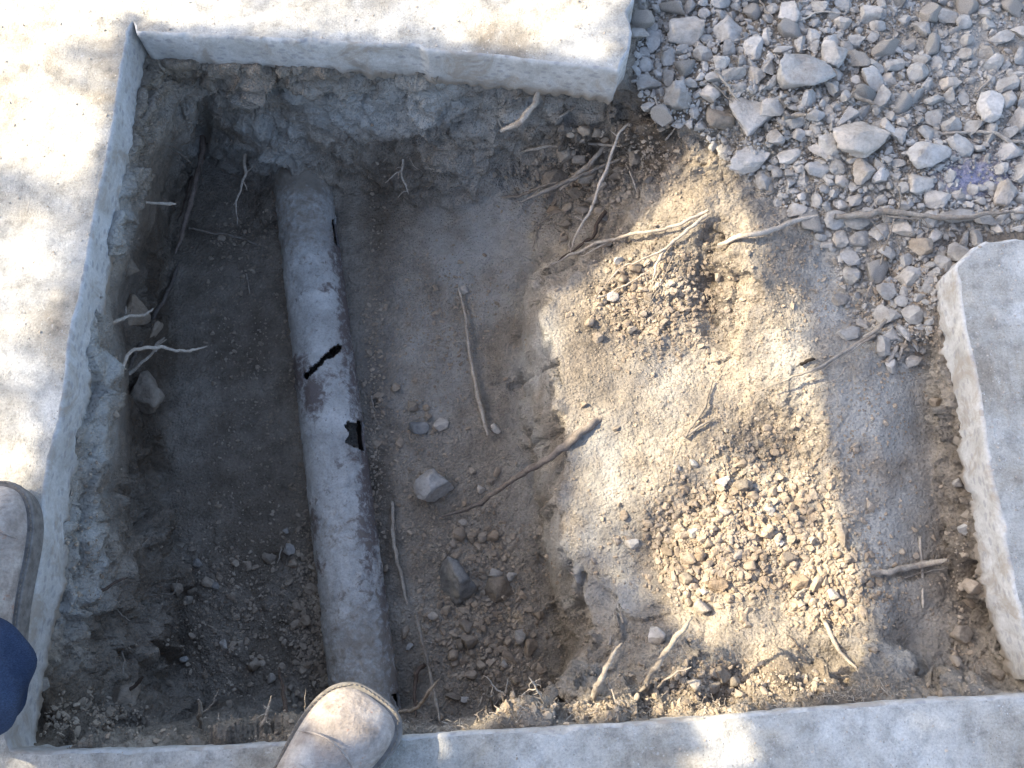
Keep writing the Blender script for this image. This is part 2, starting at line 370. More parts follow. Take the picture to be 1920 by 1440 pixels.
# under the pavement
for p in [(-.75,-.2),(-.4,-.25),(0,-.25),(.4,-.22),(.8,-.2),(-.75,.1),(-.75,.4),(-.78,.8),(-.8,1.1),(-.4,1.08),(0,1.06),(.25,1.05),(.74,.1),(.8,.3),(.85,.5),(-.66,.25),(-.68,.6)]:
    pts.append(np.array([p[0], p[1], -.09]))
for x in (-2.2, -1.1, 0, 1.1, 2.2):
    for y in (-1.9, -.8, 1.7, 2.4):
        pts.append(np.array([x, y, -.06 if (x > .5 and y > .9) else -.09]))
for y in (.2, .9): pts.append(np.array([-2.2, y, -.09])); pts.append(np.array([2.2, y, -.08]))
pts = np.array(pts); UV = touv(pts)
res = delaunay_2d_cdt([Vector((float(a), float(b))) for a, b in UV], edg, [], 0, 1e-5)
tv = np.array([[v.x, v.y] for v in res[0]]); ov = res[3]
tz = np.array([pts[o_[0], 2] if len(o_) else np.nan for o_ in ov])
bad = np.where(np.isnan(tz))[0]
for b_ in bad:
    d = np.hypot(*(UV - tv[b_]).T); j = np.argsort(d)[:3]; w = 1 / (d[j] + 1e-6); tz[b_] = (pts[j, 2] * w).sum() / w.sum()
print('cdt verts', len(tv), 'crossings', len(bad))
def axis(lo, hi, step, far):
    core = list(np.arange(lo, hi + 1e-9, step)); st = step; a = core[0]; left = []
    while a > -far: st *= 1.35; a -= st; left.append(a)
    st = step; a = core[-1]; right = []
    while a < far: st *= 1.35; a += st; right.append(a)
    return np.array(left[::-1] + core + right)
GS = 0.0021
gu, gv = axis(-.80, .86, GS, 120), axis(-.16, 1.06, GS, 120)
GU, GV = np.meshgrid(gu, gv); Z = np.full(GU.shape, -.088)
for f in res[2]:
    for k in range(1, len(f) - 1):
        ia, ib, ic = f[0], f[k], f[k + 1]
        a, b_, c = tv[ia], tv[ib], tv[ic]
        den = (b_[0]-a[0])*(c[1]-a[1]) - (c[0]-a[0])*(b_[1]-a[1])
        if abs(den) < 1e-12: continue
        i0, i1 = np.searchsorted(gu, [min(a[0],b_[0],c[0]) - 1e-9, max(a[0],b_[0],c[0]) + 1e-9]); j0, j1 = np.searchsorted(gv, [min(a[1],b_[1],c[1]) - 1e-9, max(a[1],b_[1],c[1]) + 1e-9])
        if i1 <= i0 or j1 <= j0: continue
        X, Y = GU[j0:j1, i0:i1], GV[j0:j1, i0:i1]
        w1 = ((X-a[0])*(c[1]-a[1]) - (c[0]-a[0])*(Y-a[1])) / den; w2 = ((b_[0]-a[0])*(Y-a[1]) - (X-a[0])*(b_[1]-a[1])) / den
        m_ = (w1 >= -1e-6) & (w2 >= -1e-6) & (w1 + w2 <= 1 + 1e-6)
        zz = tz[ia] * (1 - w1 - w2) + tz[ib] * w1 + tz[ic] * w2
        Z[j0:j1, i0:i1][m_] = zz[m_]
def blur(Zi, r):
    for ax in (0, 1):
        P_ = np.concatenate([np.repeat(np.take(Zi, [0], ax), r + 1, ax), Zi, np.repeat(np.take(Zi, [-1], ax), r, ax)], ax)
        cs = np.cumsum(P_, ax); n = Zi.shape[ax]
        Zi = (np.take(cs, np.arange(2*r+1, 2*r+1+n), ax) - np.take(cs, np.arange(0, n), ax)) / (2*r+1)
    return Zi
Z = blur(blur(Z, 2), 2)
NV, NU = Z.shape
W = world_of(np.stack([GU.ravel(), GV.ravel()], -1), Z.ravel())
def normals(Wg):
    G3 = Wg.reshape(NV, NU, 3); du = np.gradient(G3, axis=1); dv = np.gradient(G3, axis=0)
    n = np.cross(du, dv).reshape(-1, 3); return n / (np.linalg.norm(n, axis=1, keepdims=True) + 1e-12)
near = (np.abs(W[:, 0]) < 1.6) & (W[:, 1] > -.7) & (W[:, 1] < 1.8)
Nn = normals(W)
Wn = W[near]; steep = np.clip((1 - Nn[near, 2]) * 2.2, 0, 1)
px, py = topx(Wn)
clod = blobs(px, py, [(1400,1000,200,130,1),(1250,560,140,120,.8),(1300,850,200,180,.2),(1560,1110,110,90,.8),(1340,1270,110,40,1),(1180,580,100,80,.6),(1440,850,130,120,.8),
                      (1810,1000,50,260,.8),(1730,560,120,120,.5),(1350,60,140,100,.7),(1500,220,260,200,.8),(1750,300,180,120,.5),(1080,330,110,80,.9),(200,1330,160,50,.9),
                      (900,1150,120,200,.55),(440,1150,120,150,.5),(560,1150,60,250,.5),(1150,1325,300,25,.8),(1330,420,40,140,.7),(720,800,30,500,.5),(830,620,120,120,.25)])
big = fbm(Wn, 7, 4, .5, 3); mid = fbm(Wn, 26, 4, .55, 9); w1, w2 = worley(Wn * 22, 5); s1, s2 = worley(Wn * 60 + .02 * 0, 8); t1, t2 = worley(Wn * 120, 12)
ridg = 1 - np.abs(fbm(Wn * np.array([1, 1, 2.2]), 14, 4, .55, 31)) * 2.2
disp = big * (.006 + .014 * steep) + mid * (.0028 + .006 * steep)
disp += steep * .012 * (np.clip(w2 - w1, 0, .5) - .25) + steep * .007 * (ridg - .6)
smooth_z = blobs(px, py, [(1035,700,40,220,.45),(1120,900,80,110,.7),(1150,1090,90,90,.6),(1180,700,60,120,.5),(430,650,120,300,.6),(700,600,60,350,.5),(850,700,110,250,.5),(170,800,40,160,.35),(1660,900,90,260,1),(900,440,110,90,1),(1010,720,50,170,.3),(1090,1060,70,110,.7),(1250,1235,120,40,.5)])
calm = 1 - .75 * smooth_z
warp = np.stack([mid, np.roll(mid, 7), big], -1) * .02
disp += steep * (.021 * facets(Wn + warp * .5, 11, 61) + .009 * facets(Wn + warp * .5, 26, 62)) + .0025 * facets(Wn + warp, 45, 63) * (.3 + steep)
G3_ = W.reshape(NV, NU, 3); st_ = np.maximum(np.linalg.norm(np.gradient(G3_, axis=1), axis=-1), np.linalg.norm(np.gradient(G3_, axis=0), axis=-1)) / GS
st_ = blur(np.minimum(st_, 12), 2).ravel()[near]; tame = np.clip(3.2 / st_, .12, 1) ** 1.5
disp = disp * tame + big * .010 * steep * (1 - tame); clod = clod * tame
disp *= calm
disp += clod * (.005 * facets(Wn, 50, 64) + .004 * facets(Wn, 100, 65) + .009 * (.55 - s1) + .006 * (.5 - t1)) + (1 - clod) * .0016 * (.5 - t1) * calm + clod * .008 * mid
# a few cracks and gullies in the soil
def groove(line, wpx, depth):
    global disp
    d = np.full(len(px), 1e9)
    for (x0, y0), (x1, y1) in zip(line[:-1], line[1:]):
        vx, vy = x1 - x0, y1 - y0; t = np.clip(((px - x0) * vx + (py - y0) * vy) / (vx * vx + vy * vy), 0, 1)
        d = np.minimum(d, np.hypot(px - x0 - t * vx, py - y0 - t * vy))
    d = d + mid * 10
    disp -= depth * np.exp(-(d / wpx) ** 2)
groove([(1335,430),(1325,520),(1330,620),(1370,660)], 14, .018)
groove([(1325,520),(1365,560),(1375,640)], 5, .008)
groove([(1825,1060),(1838,1120),(1832,1160)], 6, .03); groove([(1790,880),(1800,960),(1815,1010)], 6, .016)
groove([(960,725),(1000,705),(1045,680)], 4, .012); groove([(985,845),(1020,830),(1060,800)], 4, .01); groove([(1000,960),(1030,940),(1050,900)], 4, .008); groove([(1085,1180),(1060,1120),(1062,1060)], 8, .015)
groove([(1095,1080),(1075,1130),(1085,1200)], 8, .02)
groove([(150,1000),(150,1100),(155,1140)], 7, .02); groove([(168,930),(178,980)], 7, .02)
groove([(640,152),(760,138),(860,150),(980,165),(1100,168)], 6, .018)
groove([(385,200),(382,240),(380,270)], 9, .03)
groove([(490,200),(530,172),(560,170)], 4, .012); groove([(760,325),(800,330),(850,340)], 6, .014)
groove([(280,125),(276,165),(262,230),(250,270)], 3, .012)
groove([(1318,1305),(1345,1310)], 8, .02)
groove([(1665,1080),(1730,1070),(1780,1045)], 9, .012)
W[near] += Nn[near] * disp[:, None]
# bottoms of the pipe trench: soil is lower against the left flank of the pipe
attr_damp_shade = np.zeros(len(W), np.float32); attr_dust_light = attr_damp_shade.copy(); attr_blue = attr_damp_shade.copy()
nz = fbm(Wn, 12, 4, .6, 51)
dm = blobs(px, py, [(715,700,35,420,.85),(280,700,60,330,.95),(300,1100,60,180,.6),(430,650,150,420,.5),(450,1150,200,240,.5),(290,1200,90,150,.6),(980,172,190,22,1),(1215,250,70,90,.95),(1180,200,60,60,.9),(560,150,280,28,.55),(1790,560,60,110,.7),(1690,540,70,60,.6),(1800,1000,60,260,.65),(1820,455,120,25,1),(1600,60,60,40,.3),(90,1330,100,70,.8),(1500,1280,300,40,.35),(270,560,60,120,.5),(1100,260,60,40,.6),(1350,560,50,90,.3)])  # damp brown soil, plus shade under the left wall lip painted as dark soil
attr_damp_shade[near] = np.clip(dm * (1 + nz * 1.2), 0, 1) * .85
du_ = blobs(px, py, [(700,200,360,60,.85),(480,260,160,70,.7),(900,470,110,150,.75),(800,650,110,180,.5),(1000,750,50,220,.6),(185,760,38,200,.9),(205,420,50,160,.6),(150,1050,55,160,.75),(985,700,35,220,.55),(1070,1030,60,120,.7),(1160,1080,70,90,.5),(1640,850,100,300,.85),(1700,1200,110,90,.5),(1560,520,60,120,.6),(1850,90,130,140,.6),(1700,400,260,120,.25),(1150,870,90,120,.5),(1400,960,120,100,.7),(1480,660,60,120,.5),(1250,720,80,80,.4),(1060,1000,60,200,.3)])  # dust, plus bench hot spots and lip highlight painted as paler soil
attr_dust_light[near] = np.clip(du_ * (1 + nz * 1.6), 0, 1)
attr_blue[near] = np.clip(blobs(px, py, [(1830,330,80,42,.5),(1800,265,70,18,.2)]) * (1 + nz * 1.0), 0, 1)
idx = np.arange(NV * NU).reshape(NV, NU)
quads = np.stack([idx[:-1, :-1], idx[:-1, 1:], idx[1:, 1:], idx[1:, :-1]], -1).reshape(-1, 4)
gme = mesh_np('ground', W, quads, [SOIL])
for nm, arr in (('damp_and_shade', attr_damp_shade), ('dust_and_light', attr_dust_light), ('blue', attr_blue)):
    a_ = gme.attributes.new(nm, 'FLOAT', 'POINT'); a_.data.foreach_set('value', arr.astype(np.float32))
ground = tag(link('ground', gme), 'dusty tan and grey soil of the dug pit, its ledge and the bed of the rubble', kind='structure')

# surface seen under each spot
CS = 4; SW, SH = 2320 // CS, 1840 // CS; OX, OY = 200, 200
def surface_map():
    p, q = topx(W[near]); ci = ((p + OX) / CS).astype(int); cj = ((q + OY) / CS).astype(int)
    ok = (ci >= 0) & (ci < SW) & (cj >= 0) & (cj < SH)
    P = W[near][ok]; N_ = normals(W)[near][ok]; ci, cj = ci[ok], cj[ok]
    o = np.argsort(P[:, 2]); S = np.full((SH, SW, 6), np.nan)
    S[cj[o], ci[o], :3] = P[o]; S[cj[o], ci[o], 3:] = N_[o]
    for _ in range(12):
        m_ = np.isnan(S[..., 0])
        if not m_.any(): break
        for sh, ax in ((1, 0), (-1, 0), (1, 1), (-1, 1)):
            R = np.roll(S, sh, ax); m_ = np.isnan(S[..., 0]) & ~np.isnan(R[..., 0]); S[m_] = R[m_]
    return S
SMAP = surface_map()
def surf(px_, py_):
    i = min(max(int((px_ + OX) / CS), 0), SW - 1); j = min(max(int((py_ + OY) / CS), 0), SH - 1)
    s_ = SMAP[j, i]
    if np.isnan(s_[0]): return at(px_, py_, -.09), np.array([0, 0, 1.0])
    P = at(px_, py_, s_[2]); return P, s_[3:]
def mpp(P):      # metres per photo pixel at a point
    zc = P[1] * ST - (P[2] - CAMH) * CT
    return zc / F

# ------------------------------------------------------------------ pavement
def resample(poly, step):
    out = []
    for a, b_ in zip(poly[:-1], poly[1:]):
        a, b_ = np.array(a, float), np.array(b_, float); n = max(1, int(np.linalg.norm(b_ - a) / step))
        for i in range(n): out.append(a + (b_ - a) * i / n)
    out.append(np.array(poly[-1], float)); return np.array(out)
def slab(name, inner, outer, label, thick=.10, rough=1.0, seed=3, lift=0.0):
    I = resample(inner, .004); n = len(I)
    tg = np.gradient(I, axis=0); tg /= np.linalg.norm(tg, axis=1, keepdims=True) + 1e-9
    nr = np.stack([tg[:, 1], -tg[:, 0]], -1)            # right of travel = into the pit
    k = np.ones(5) / 5
    for c in (0, 1): nr[2:-2, c] = np.convolve(nr[:, c], k, 'valid')
    prof = [(-.0045, 0), (-.0015, -.0012), (0, -.004), (0, -.012), (0, -.024), (0, -.038), (0, -.052), (-.001, -.064), (-.004, -.078), (-.012, -thick)]
    rows = []
    P0 = np.c_[I, np.zeros(n)]
    chip = np.clip(fbm(P0, 7, 4, .6, seed) * 2.2 - .5, 0, 1) * .007 * rough + np.clip(fbm(P0, 70, 3, .6, seed + 5) - .22, 0, 1) * .004 * rough
    wav = fbm(P0, 10, 4, .6, seed + 9) * .0018 * rough
    for off, z in prof:
        Pz = np.c_[I, np.full(n, z)]
        o_ = off + wav + fbm(Pz, 40, 4, .6, seed + 2) * .0011 * rough * (1 + 190 * max(0, -z - .045))
        if z > -.011: o_ = o_ - chip * (1 - (-z) / .012)
        rows.append(np.c_[I + nr * o_[:, None], np.full(n, z + lift) + (chip * -.25 if -.005 < z < 0 else 0)])
    V = np.concatenate(rows); Fq = []
    for r in range(len(prof) - 1):
        a = r * n + np.arange(n - 1); Fq.append(np.stack([a, a + 1, a + n + 1, a + n], -1))
    Fq = np.concatenate(Fq)[:, ::-1]
    bm = bmesh.new(); vs = [bm.verts.new(v) for v in V]
    for q in Fq:
        try: f = bm.faces.new([vs[i] for i in q]); f.material_index = 1; f.smooth = True
        except ValueError: pass
    top = [vs[i] for i in range(n)]
    ring = [Vector(V[i, :2]) for i in range(n)] + [Vector(p) for p in outer]
    m = len(ring); r_ = delaunay_2d_cdt(ring, [(i, (i + 1) % m) for i in range(m)], [list(range(m))], 1, 1e-6)
    tvs = []
    for v_, og in zip(r_[0], r_[3]):
        g = [x for x in og if x < n]
        tvs.append(vs[g[0]] if g else bm.verts.new((v_.x, v_.y, lift)))
    for f_ in r_[2]:
        if len(set(f_)) < 3: continue
        try:
            f = bm.faces.new([tvs[i] for i in f_]); f.material_index = 0
            if f.normal.z < 0 or f.calc_area() and (f.normal_update() or f.normal.z < 0): f.normal_flip()
        except ValueError: pass
    me = bm_mesh(name, bm, [CTOP, CCUT], False)
    return tag(link(name, me), label, kind='structure')
def xy(p): q = at(p[0], p[1], 0); return (q[0], q[1])
edge_main = [(1920,1300),(1750,1310),(1600,1322),(1450,1332),(1300,1345),(1150,1356),(1000,1365),(850,1374),(700,1383),(560,1390),(420,1398),(300,1402),(150,1407),(60,1408),(22,1404),
             (14,1380),(20,1330),(32,1260),(46,1190),(58,1147),(72,1093),(80,1030),(84,960),(88,897),(99,840),(115,780),(125,713),(133,640),(140,600),(152,560),(167,480),(181,383),(199,317),(213,233),(229,133),(240,72),
             (240,64),(249,40),(254,60),(262,62),(340,66),(440,71),(520,76),(640,80),(700,84),(785,87),(800,96),(950,108),(1060,122),(1130,130),(1160,133),(1167,118),(1180,95),(1186,60),(1176,22),(1190,0),(1198,-60),(1210,-250)]
em = [xy(p) for p in edge_main]; y0 = em[0][1]
inner = [(7.0, y0 + .02), (1.2, y0 + .005)] + em + [(.34, 2.2), (.38, 7.0)]
slab('pavement', inner, [(-7, 7), (-7, -7), (7, -7)], 'pale concrete pavement wrapping the left, top and near sides of the pit, saw cut corner')
edge_r = [(1930,448),(1905,446),(1880,450),(1850,450),(1825,464),(1808,480),(1790,500),(1796,540),(1804,590),(1813,640),(1826,700),(1838,760),(1846,820),(1855,880),(1868,950),(1880,1010),(1896,1090),(1912,1150),(1925,1200),(1950,1275)]
er = [xy(p) for p in edge_r]
inner_r = [(7, er[0][1] + .15), (1.0, er[0][1] + .01)] + er
yb = y0 + .035
slab('pavement', inner_r, [(.80, yb), (7.0, yb + .02)], 'broken grey concrete pavement at the right side of the pit', rough=1.5, seed=41)

# height of the top surface anywhere, for settling things and the added foliage's shade
HG = .006; hx0, hy0, hw, hh = -1.3, -.5, int(2.9 / .006), int(2.2 / .006)
HM = np.full((hh, hw), -.6)
ii = ((W[:, 0] - hx0) / HG).astype(int); jj = ((W[:, 1] - hy0) / HG).astype(int); ok = (ii >= 0) & (ii < hw) & (jj >= 0) & (jj < hh)
np.maximum.at(HM, (jj[ok], ii[ok]), W[ok, 2])
gx, gy = np.meshgrid(hx0 + (np.arange(hw) + .5) * HG, hy0 + (np.arange(hh) + .5) * HG)
poly_main = inner + [(-7, 7), (-7, -7), (7, -7)]; poly_r = inner_r + [(.8, yb), (7, yb + .02)]
inm = inpoly(gx, gy, poly_main) | inpoly(gx, gy, poly_r); HM[inm] = 0
hole = HM < -.55
for _ in range(6):
    for sh, ax in ((1, 0), (-1, 0), (1, 1), (-1, 1)):
        R = np.roll(HM, sh, ax); m_ = (HM < -.55) & (R > -.55); HM[m_] = R[m_]

# ------------------------------------------------------------------ broken drain pipe
RP = .0585
def pipe():
    P0 = np.append(at(565, 322, -.425)[:2], -.425); P1 = np.append(at(687, 1335, -.425)[:2], -.425)
    ax = (P1 - P0); Ln = np.linalg.norm(ax); ax /= Ln; P0 = P0 - ax * .22; P1 = P1 + ax * .25; Ln += .47
    up = np.array([0, 0, 1.0]); sd = np.cross(up, ax); sd /= np.linalg.norm(sd)     # sd = towards image right or left
    up = np.cross(ax, sd)
    nl, na = 620, 160
    s = np.linspace(0, Ln, nl); a = np.linspace(0, 2 * PI, na, endpoint=False)
    S, Aa = np.meshgrid(s, a, indexing='ij')
    rad = np.full(S.shape, RP)
    Cn = P0 + S[..., None] * ax; dirv = np.cos(Aa)[..., None] * up + np.sin(Aa)[..., None] * sd
    V0 = Cn + dirv * RP
    nse = fbm(V0.reshape(-1, 3), 18, 4, .55, 77).reshape(S.shape); n2 = fbm(V0.reshape(-1, 3), 90, 3, .6, 80).reshape(S.shape)
    rad = rad + nse * .0022 + n2 * .0012 + np.clip(n2 - .25, 0, 1) * .004
    V = Cn + dirv * rad[..., None]
    ppx, ppy = topx(V0)
    front = dirv[..., 2] > -.15
    def segd(line):
        d = np.full(S.shape, 1e9)
        for (x0, y0_), (x1, y1) in zip(line[:-1], line[1:]):
            vx, vy = x1 - x0, y1 - y0_; t = np.clip(((ppx - x0) * vx + (ppy - y0_) * vy) / (vx * vx + vy * vy), 0, 1)
            d = np.minimum(d, np.hypot(ppx - x0 - t * vx, ppy - y0_ - t * vy))
        return d
    jag = n2 * 4 + nse * 7
    h1 = segd([(572,706),(592,688),(612,668),(634,650)]) + jag < 9.5
    h2 = inpoly(ppx + jag, ppy + jag * .7, [(652,788),(668,792),(677,782),(684,795),(700,835),(688,848),(664,842),(646,832),(656,815),(645,800)])
    h3 = inpoly(ppx + jag, ppy, [(706,962),(720,956),(735,1010),(716,1004),(700,985)])
    h4 = inpoly(ppx + jag, ppy, [(621,410),(640,400),(655,470),(640,468),(626,452)])
    h5 = inpoly(ppx + jag, ppy, [(733,1302),(760,1290),(765,1340),(744,1325)])
    hole_ = (h1 | h2 | h3 | h4 | h5) & front
    rust = blobs(ppx.ravel(), ppy.ravel(), [(588,740,30,46,.85),(640,470,26,70,.8),(645,520,18,40,.5),(560,700,26,40,.8),(695,990,36,50,.75),(607,540,16,14,.6),(620,700,20,14,.5),(672,845,30,34,.55),(600,300,40,40,.3),(650,560,20,170,.8),(692,880,24,260,.8),(668,700,20,140,.65),(725,1130,18,160,.7),(742,1290,20,50,.7),(735,1200,12,80,.6),(590,980,10,40,.7),(602,1060,16,20,.6)]).reshape(S.shape)
    mud = blobs(ppx.ravel(), ppy.ravel(), [(570,320,90,60,.9),(560,400,60,90,.5),(690,1230,90,120,.55),(640,1000,70,60,.3),(700,1300,60,60,.6)]).reshape(S.shape)
    Vi = Cn + dirv * (rad - .0055)[..., None]
    allV = np.concatenate([V.reshape(-1, 3), Vi.reshape(-1, 3)]); M = nl * na
    id_ = np.arange(M).reshape(nl, na)
    q = np.stack([id_[:-1], np.roll(id_, -1, 1)[:-1], np.roll(id_, -1, 1)[1:], id_[1:]], -1)
    hq = hole_[:-1] & hole_[1:]; keep = ~hq
    qo = q[keep]; qi = q[keep][:, ::-1] + M
    # rim faces between kept and removed
    rim = []
    for sh, ax_, (c0, c1) in ((1, 1, (3, 0)), (-1, 1, (1, 2)), (1, 0, (0, 1)), (-1, 0, (2, 3))):
        nb = np.roll(hq, sh, ax_); b_ = keep & nb
        e = q[b_]; rim.append(np.stack([e[:, c0], e[:, c1], e[:, c1] + M, e[:, c0] + M], -1))
    rim = np.concatenate(rim)
    Fq = np.concatenate([qo[:, ::-1], qi[:, ::-1], rim])
    me = mesh_np('drain_pipe', allV, Fq, [PIPE, BLACK])
    mi = np.zeros(len(Fq), np.int32); mi[len(qo):len(qo) + len(qi)] = 1; me.polygons.foreach_set('material_index', mi)
    for nm, arr in (('rust', rust), ('mud', mud)):
        a_ = me.attributes.new(nm, 'FLOAT', 'POINT'); a_.data.foreach_set('value', np.concatenate([arr.ravel()] * 2).astype(np.float32))
    return tag(link('drain_pipe', me), 'old grey dusty drain pipe with a slit crack and broken holes on the pit floor', 'pipe')
PIPE_O = pipe()

# ------------------------------------------------------------------ rocks
_ico = {}
def ico(n):
    if n not in _ico:
        bm = bmesh.new(); bmesh.ops.create_icosphere(bm, subdivisions=n, radius=1.0)
        _ico[n] = (np.array([v.co[:] for v in bm.verts]), np.array([[v.index for v in f.verts] for f in bm.faces])); bm.free()
    return _ico[n]
def rock_shape(sub, seed, planes=15, round_=.25, rough=.05):
    r = np.random.default_rng(seed); V, Fc = ico(sub); V = V.copy()
    for _ in range(planes):
        nrm = r.normal(size=3); nrm /= np.linalg.norm(nrm); d = r.uniform(.38, .76)
        e = np.maximum(0, V @ nrm - d); V -= (e * (1 - round_ * .2))[:, None] * nrm
    off = r.uniform(0, 50, 3)
    dn = fbm(V + off, 1.5, 3, .5, seed % 97) * rough * 2.6 + fbm(V + off, 5, 4, .65, seed % 89) * rough * 1.3 + facets(V + off, 2.6, seed % 83) * rough * .9
    V = V * (1 + dn)[:, None]
    return V, Fc
def fit(V, sx, sy, sz):
    mn, mx = V.min(0), V.max(0); V = (V - (mn + mx) / 2) / ((mx - mn) / 2); return V * np.array([sx, sy, sz])
STONES = []      # (obj, px, py, size, anchor name or None, material word)
def big_rock(px_, py_, w, h, ang=0, label=None, anchor=None, mat=None, zf=.62, sink=.35, name='stone', seed=None, planes=15, rough=.055):
    P, N_ = surf(px_, py_); k = mpp(P); sx, sy = w * k / 2, h * k / 2; sz = min(sx, sy) * zf * 1.25
    seed = seed if seed is not None else int(px_ * 7 + py_ * 13)
    V, Fc = rock_shape(4 if max(w, h) > 30 else 3, seed, planes, rough=rough); V = fit(V, sx, sy, sz)
    c, s_ = math.cos(math.radians(ang)), math.sin(math.radians(ang))
    V = V @ np.array([[c, s_, 0], [-s_, c, 0], [0, 0, 1]])
    me = mesh_np(name, V, Fc, [mat or STONE]); o = link(name, me, None, Vector(P + np.array([0, 0, sz * (1 - 2 * sink)])))
    tag(o, label, 'stone' if name != 'soil_clod' else 'clod')
    STONES.append((o, px_, py_, max(w, h), anchor, name, sx))
    return o
# rubble heap, named first
R_ = big_rock
R_(1500,143,100,86,20,'largest wedge shaped pale grey stone in the rubble heap','the largest wedge shaped stone',zf=.55,seed=5)
R_(1408,230,100,74,-12,'broad flat topped grey stone at the left part of the rubble heap','the broad flat topped stone',zf=.5,seed=9)
R_(1612,264,112,74,8,'wide grey stone with a small round pit in the middle of the rubble heap','the wide stone with the round pit',zf=.5,seed=12)
R_(1737,297,86,60,0,'pale blocky stone with pitted top beside the bare blue tinted patch','the pale blocky pitted stone',zf=.55)
R_(1850,207,56,66,15,'smooth oval stone at the right end of the rubble near the pale curved root','the smooth oval stone at the right',zf=.6)
R_(1285,62,72,62,0,'pale rounded stone beside the broken end of the upper pavement','the pale stone beside the pavement end',zf=.5)
R_(1270,184,56,52,0,'round pale stone perched on the brink above the sunlit soil peak','the round stone on the brink',zf=.8,planes=9)
R_(1366,62,62,72,10,'dusty tan lump half buried among gravel at the top of the rubble','the dusty half buried lump',zf=.5,seed=31)
R_(1560,110,50,54,0,'knobbly grey stone just right of the largest wedge shaped stone','the knobbly stone',zf=.8)
R_(1410,94,38,66,-20,'upright lozenge shaped stone leaning in the upper rubble','the lozenge shaped stone',zf=.7)
R_(1478,27,38,48,-15,'smooth pointed stone near the top edge of the rubble','the smooth pointed stone',zf=.6)
R_(1632,28,42,40,0,'grey stone split by a dark crevice near the top edge','the crevice stone at the top',zf=.6)
R_(1632,157,44,52,5,'rounded pale stone standing alone in the middle right rubble','the rounded pale stone',zf=.75)
R_(1400,305,80,50,35,'long slab sided stone lying slantwise at the foot of the rubble','the slanting slab sided stone',zf=.5)
R_(1707,520,52,50,0,'isolated round dusty stone beside the corner of the right pavement','the stone beside the right pavement',zf=.75,sink=.4)
R_(1880,370,48,46,0,'upright triangular stone above the long pale root at the right','the upright triangular stone',zf=.8)
R_(1722,348,54,40,8,'pale stone with a flat face below the pale blocky pitted stone','the pale flat faced stone',zf=.6)
R_(1611,418,62,34,0,'flat pale stone lying under the left end of the long pale root','the flat stone under the long root',zf=.5)
R_(1330,180,36,34); R_(1385,165,30,28); R_(1580,45,34,28,20); R_(1560,30,24,26); R_(1255,110,34,30,30); R_(1225,80,44,54,20,zf=.5); R_(1235,140,22,20); R_(1650,330,34,30); R_(1753,374,46,40,0,None); R_(1450,200,52,46,0,None,zf=.5); R_(1350,217,58,62,0,None,mat=CLOD,zf=.4); R_(1556,275,48,46,0,None,zf=.5)
R_(1352,120,34,34); R_(1417,147,34,38); R_(1887,190,30,36); R_(1910,230,40,50); R_(1890,283,54,46,zf=.4); R_(1357,283,32,44); R_(1433,340,38,46,15)
R_(1480,293,50,32); R_(1530,317,46,36,-15); R_(1540,287,54,28,-30); R_(1618,322,46,52,-25,zf=.5); R_(1663,240,30,42,20); R_(1583,222,50,30,30); R_(1527,219,36,28)
R_(1547,210,22,32,15); R_(1500,85,22,36,5); R_(1523,73,26,34); R_(1603,80,34,28); R_(1527,43,18,28); R_(1703,87,28,24,20); R_(1667,153,34,26,-20); R_(1780,160,42,32)
R_(1913,373,28,28); R_(1797,370,34,24); R_(1600,380,26,28); R_(1507,343,32,28); R_(1647,310,22,38,10); R_(1613,450,50,30); R_(1573,447,28,38); R_(1693,430,44,40)
R_(1645,440,34,36); R_(1750,443,40,24,25); R_(1727,462,46,38,mat=CLOD); R_(1790,405,76,28,3,zf=.5); R_(1577,563,36,24,10); R_(1590,627,46,26,12); R_(1668,627,32,26); R_(1713,678,36,24)
R_(1713,640,15,46,5); R_(1467,96,40,18); R_(1440,128,30,42,-15); R_(1435,72,20,34); R_(1320,27,24,20); R_(1577,340,26,30); R_(1554,340,22,22); R_(1603,353,30,20)
R_(1333,85,18,16); R_(1310,85,20,22); R_(1312,145,22,14,20); R_(1300,215,20,24); R_(1270,235,24,14); R_(1600,300,28,14); R_(1480,325,22,20); R_(1497,316,22,20); R_(1610,60,18,16)
R_(1645,50,30,22); R_(1690,230,20,22); R_(1707,270,24,20); R_(1665,285,22,20); R_(1497,255,24,26); R_(1516,250,26,20); R_(1527,245,20,26); R_(1650,375,22,24); R_(1697,385,30,20)
R_(1577,385,30,22); R_(1460,380,30,24); R_(1503,369,20,18); R_(1603,153,20,18); R_(1583,168,24,20); R_(1697,165,18,14); R_(1820,150,20,18); R_(1872,218,22,12,-30); R_(1760,315,20,18)
R_(1693,352,24,26); R_(1815,385,18,16); R_(1835,378,22,20); R_(1870,430,26,20); R_(1905,430,26,14); R_(1690,420,18,20); R_(1630,395,30,12)
# stones and clods in the pit
R_(815,915,74,62,-5,'pale lumpy stone on the pit floor beside the slanting thick root','the pale lumpy stone on the pit floor',zf=.8,sink=.2,seed=71)
R_(856,1090,72,88,10,'dark grey angular stone with a tan side on the pit floor','the dark angular stone',mat=DARKSTONE,zf=.9,sink=.2,seed=72,planes=8)
R_(935,1105,58,50,0,'flat brown soil clod right of the dark angular stone','the flat brown clod',mat=CLOD,zf=.5,name='soil_clod')
R_(785,803,40,28,-15,'small dark flat stone left of its pale neighbour on the pit floor','the small dark flat stone',mat=DARKSTONE,zf=.5)
R_(828,797,28,28,0,'small pale angular stone near the foot of the long thin twig',None)
R_(1230,1195,36,40,0,'single rounded stone on the sunlit ledge between two upright roots','the rounded stone between the upright roots',zf=.9,sink=.15)
R_(1315,1137,36,30,0,'ribbed pale nut shaped stone at the edge of the sunlit clods','the ribbed nut shaped stone',zf=.9,sink=.15)
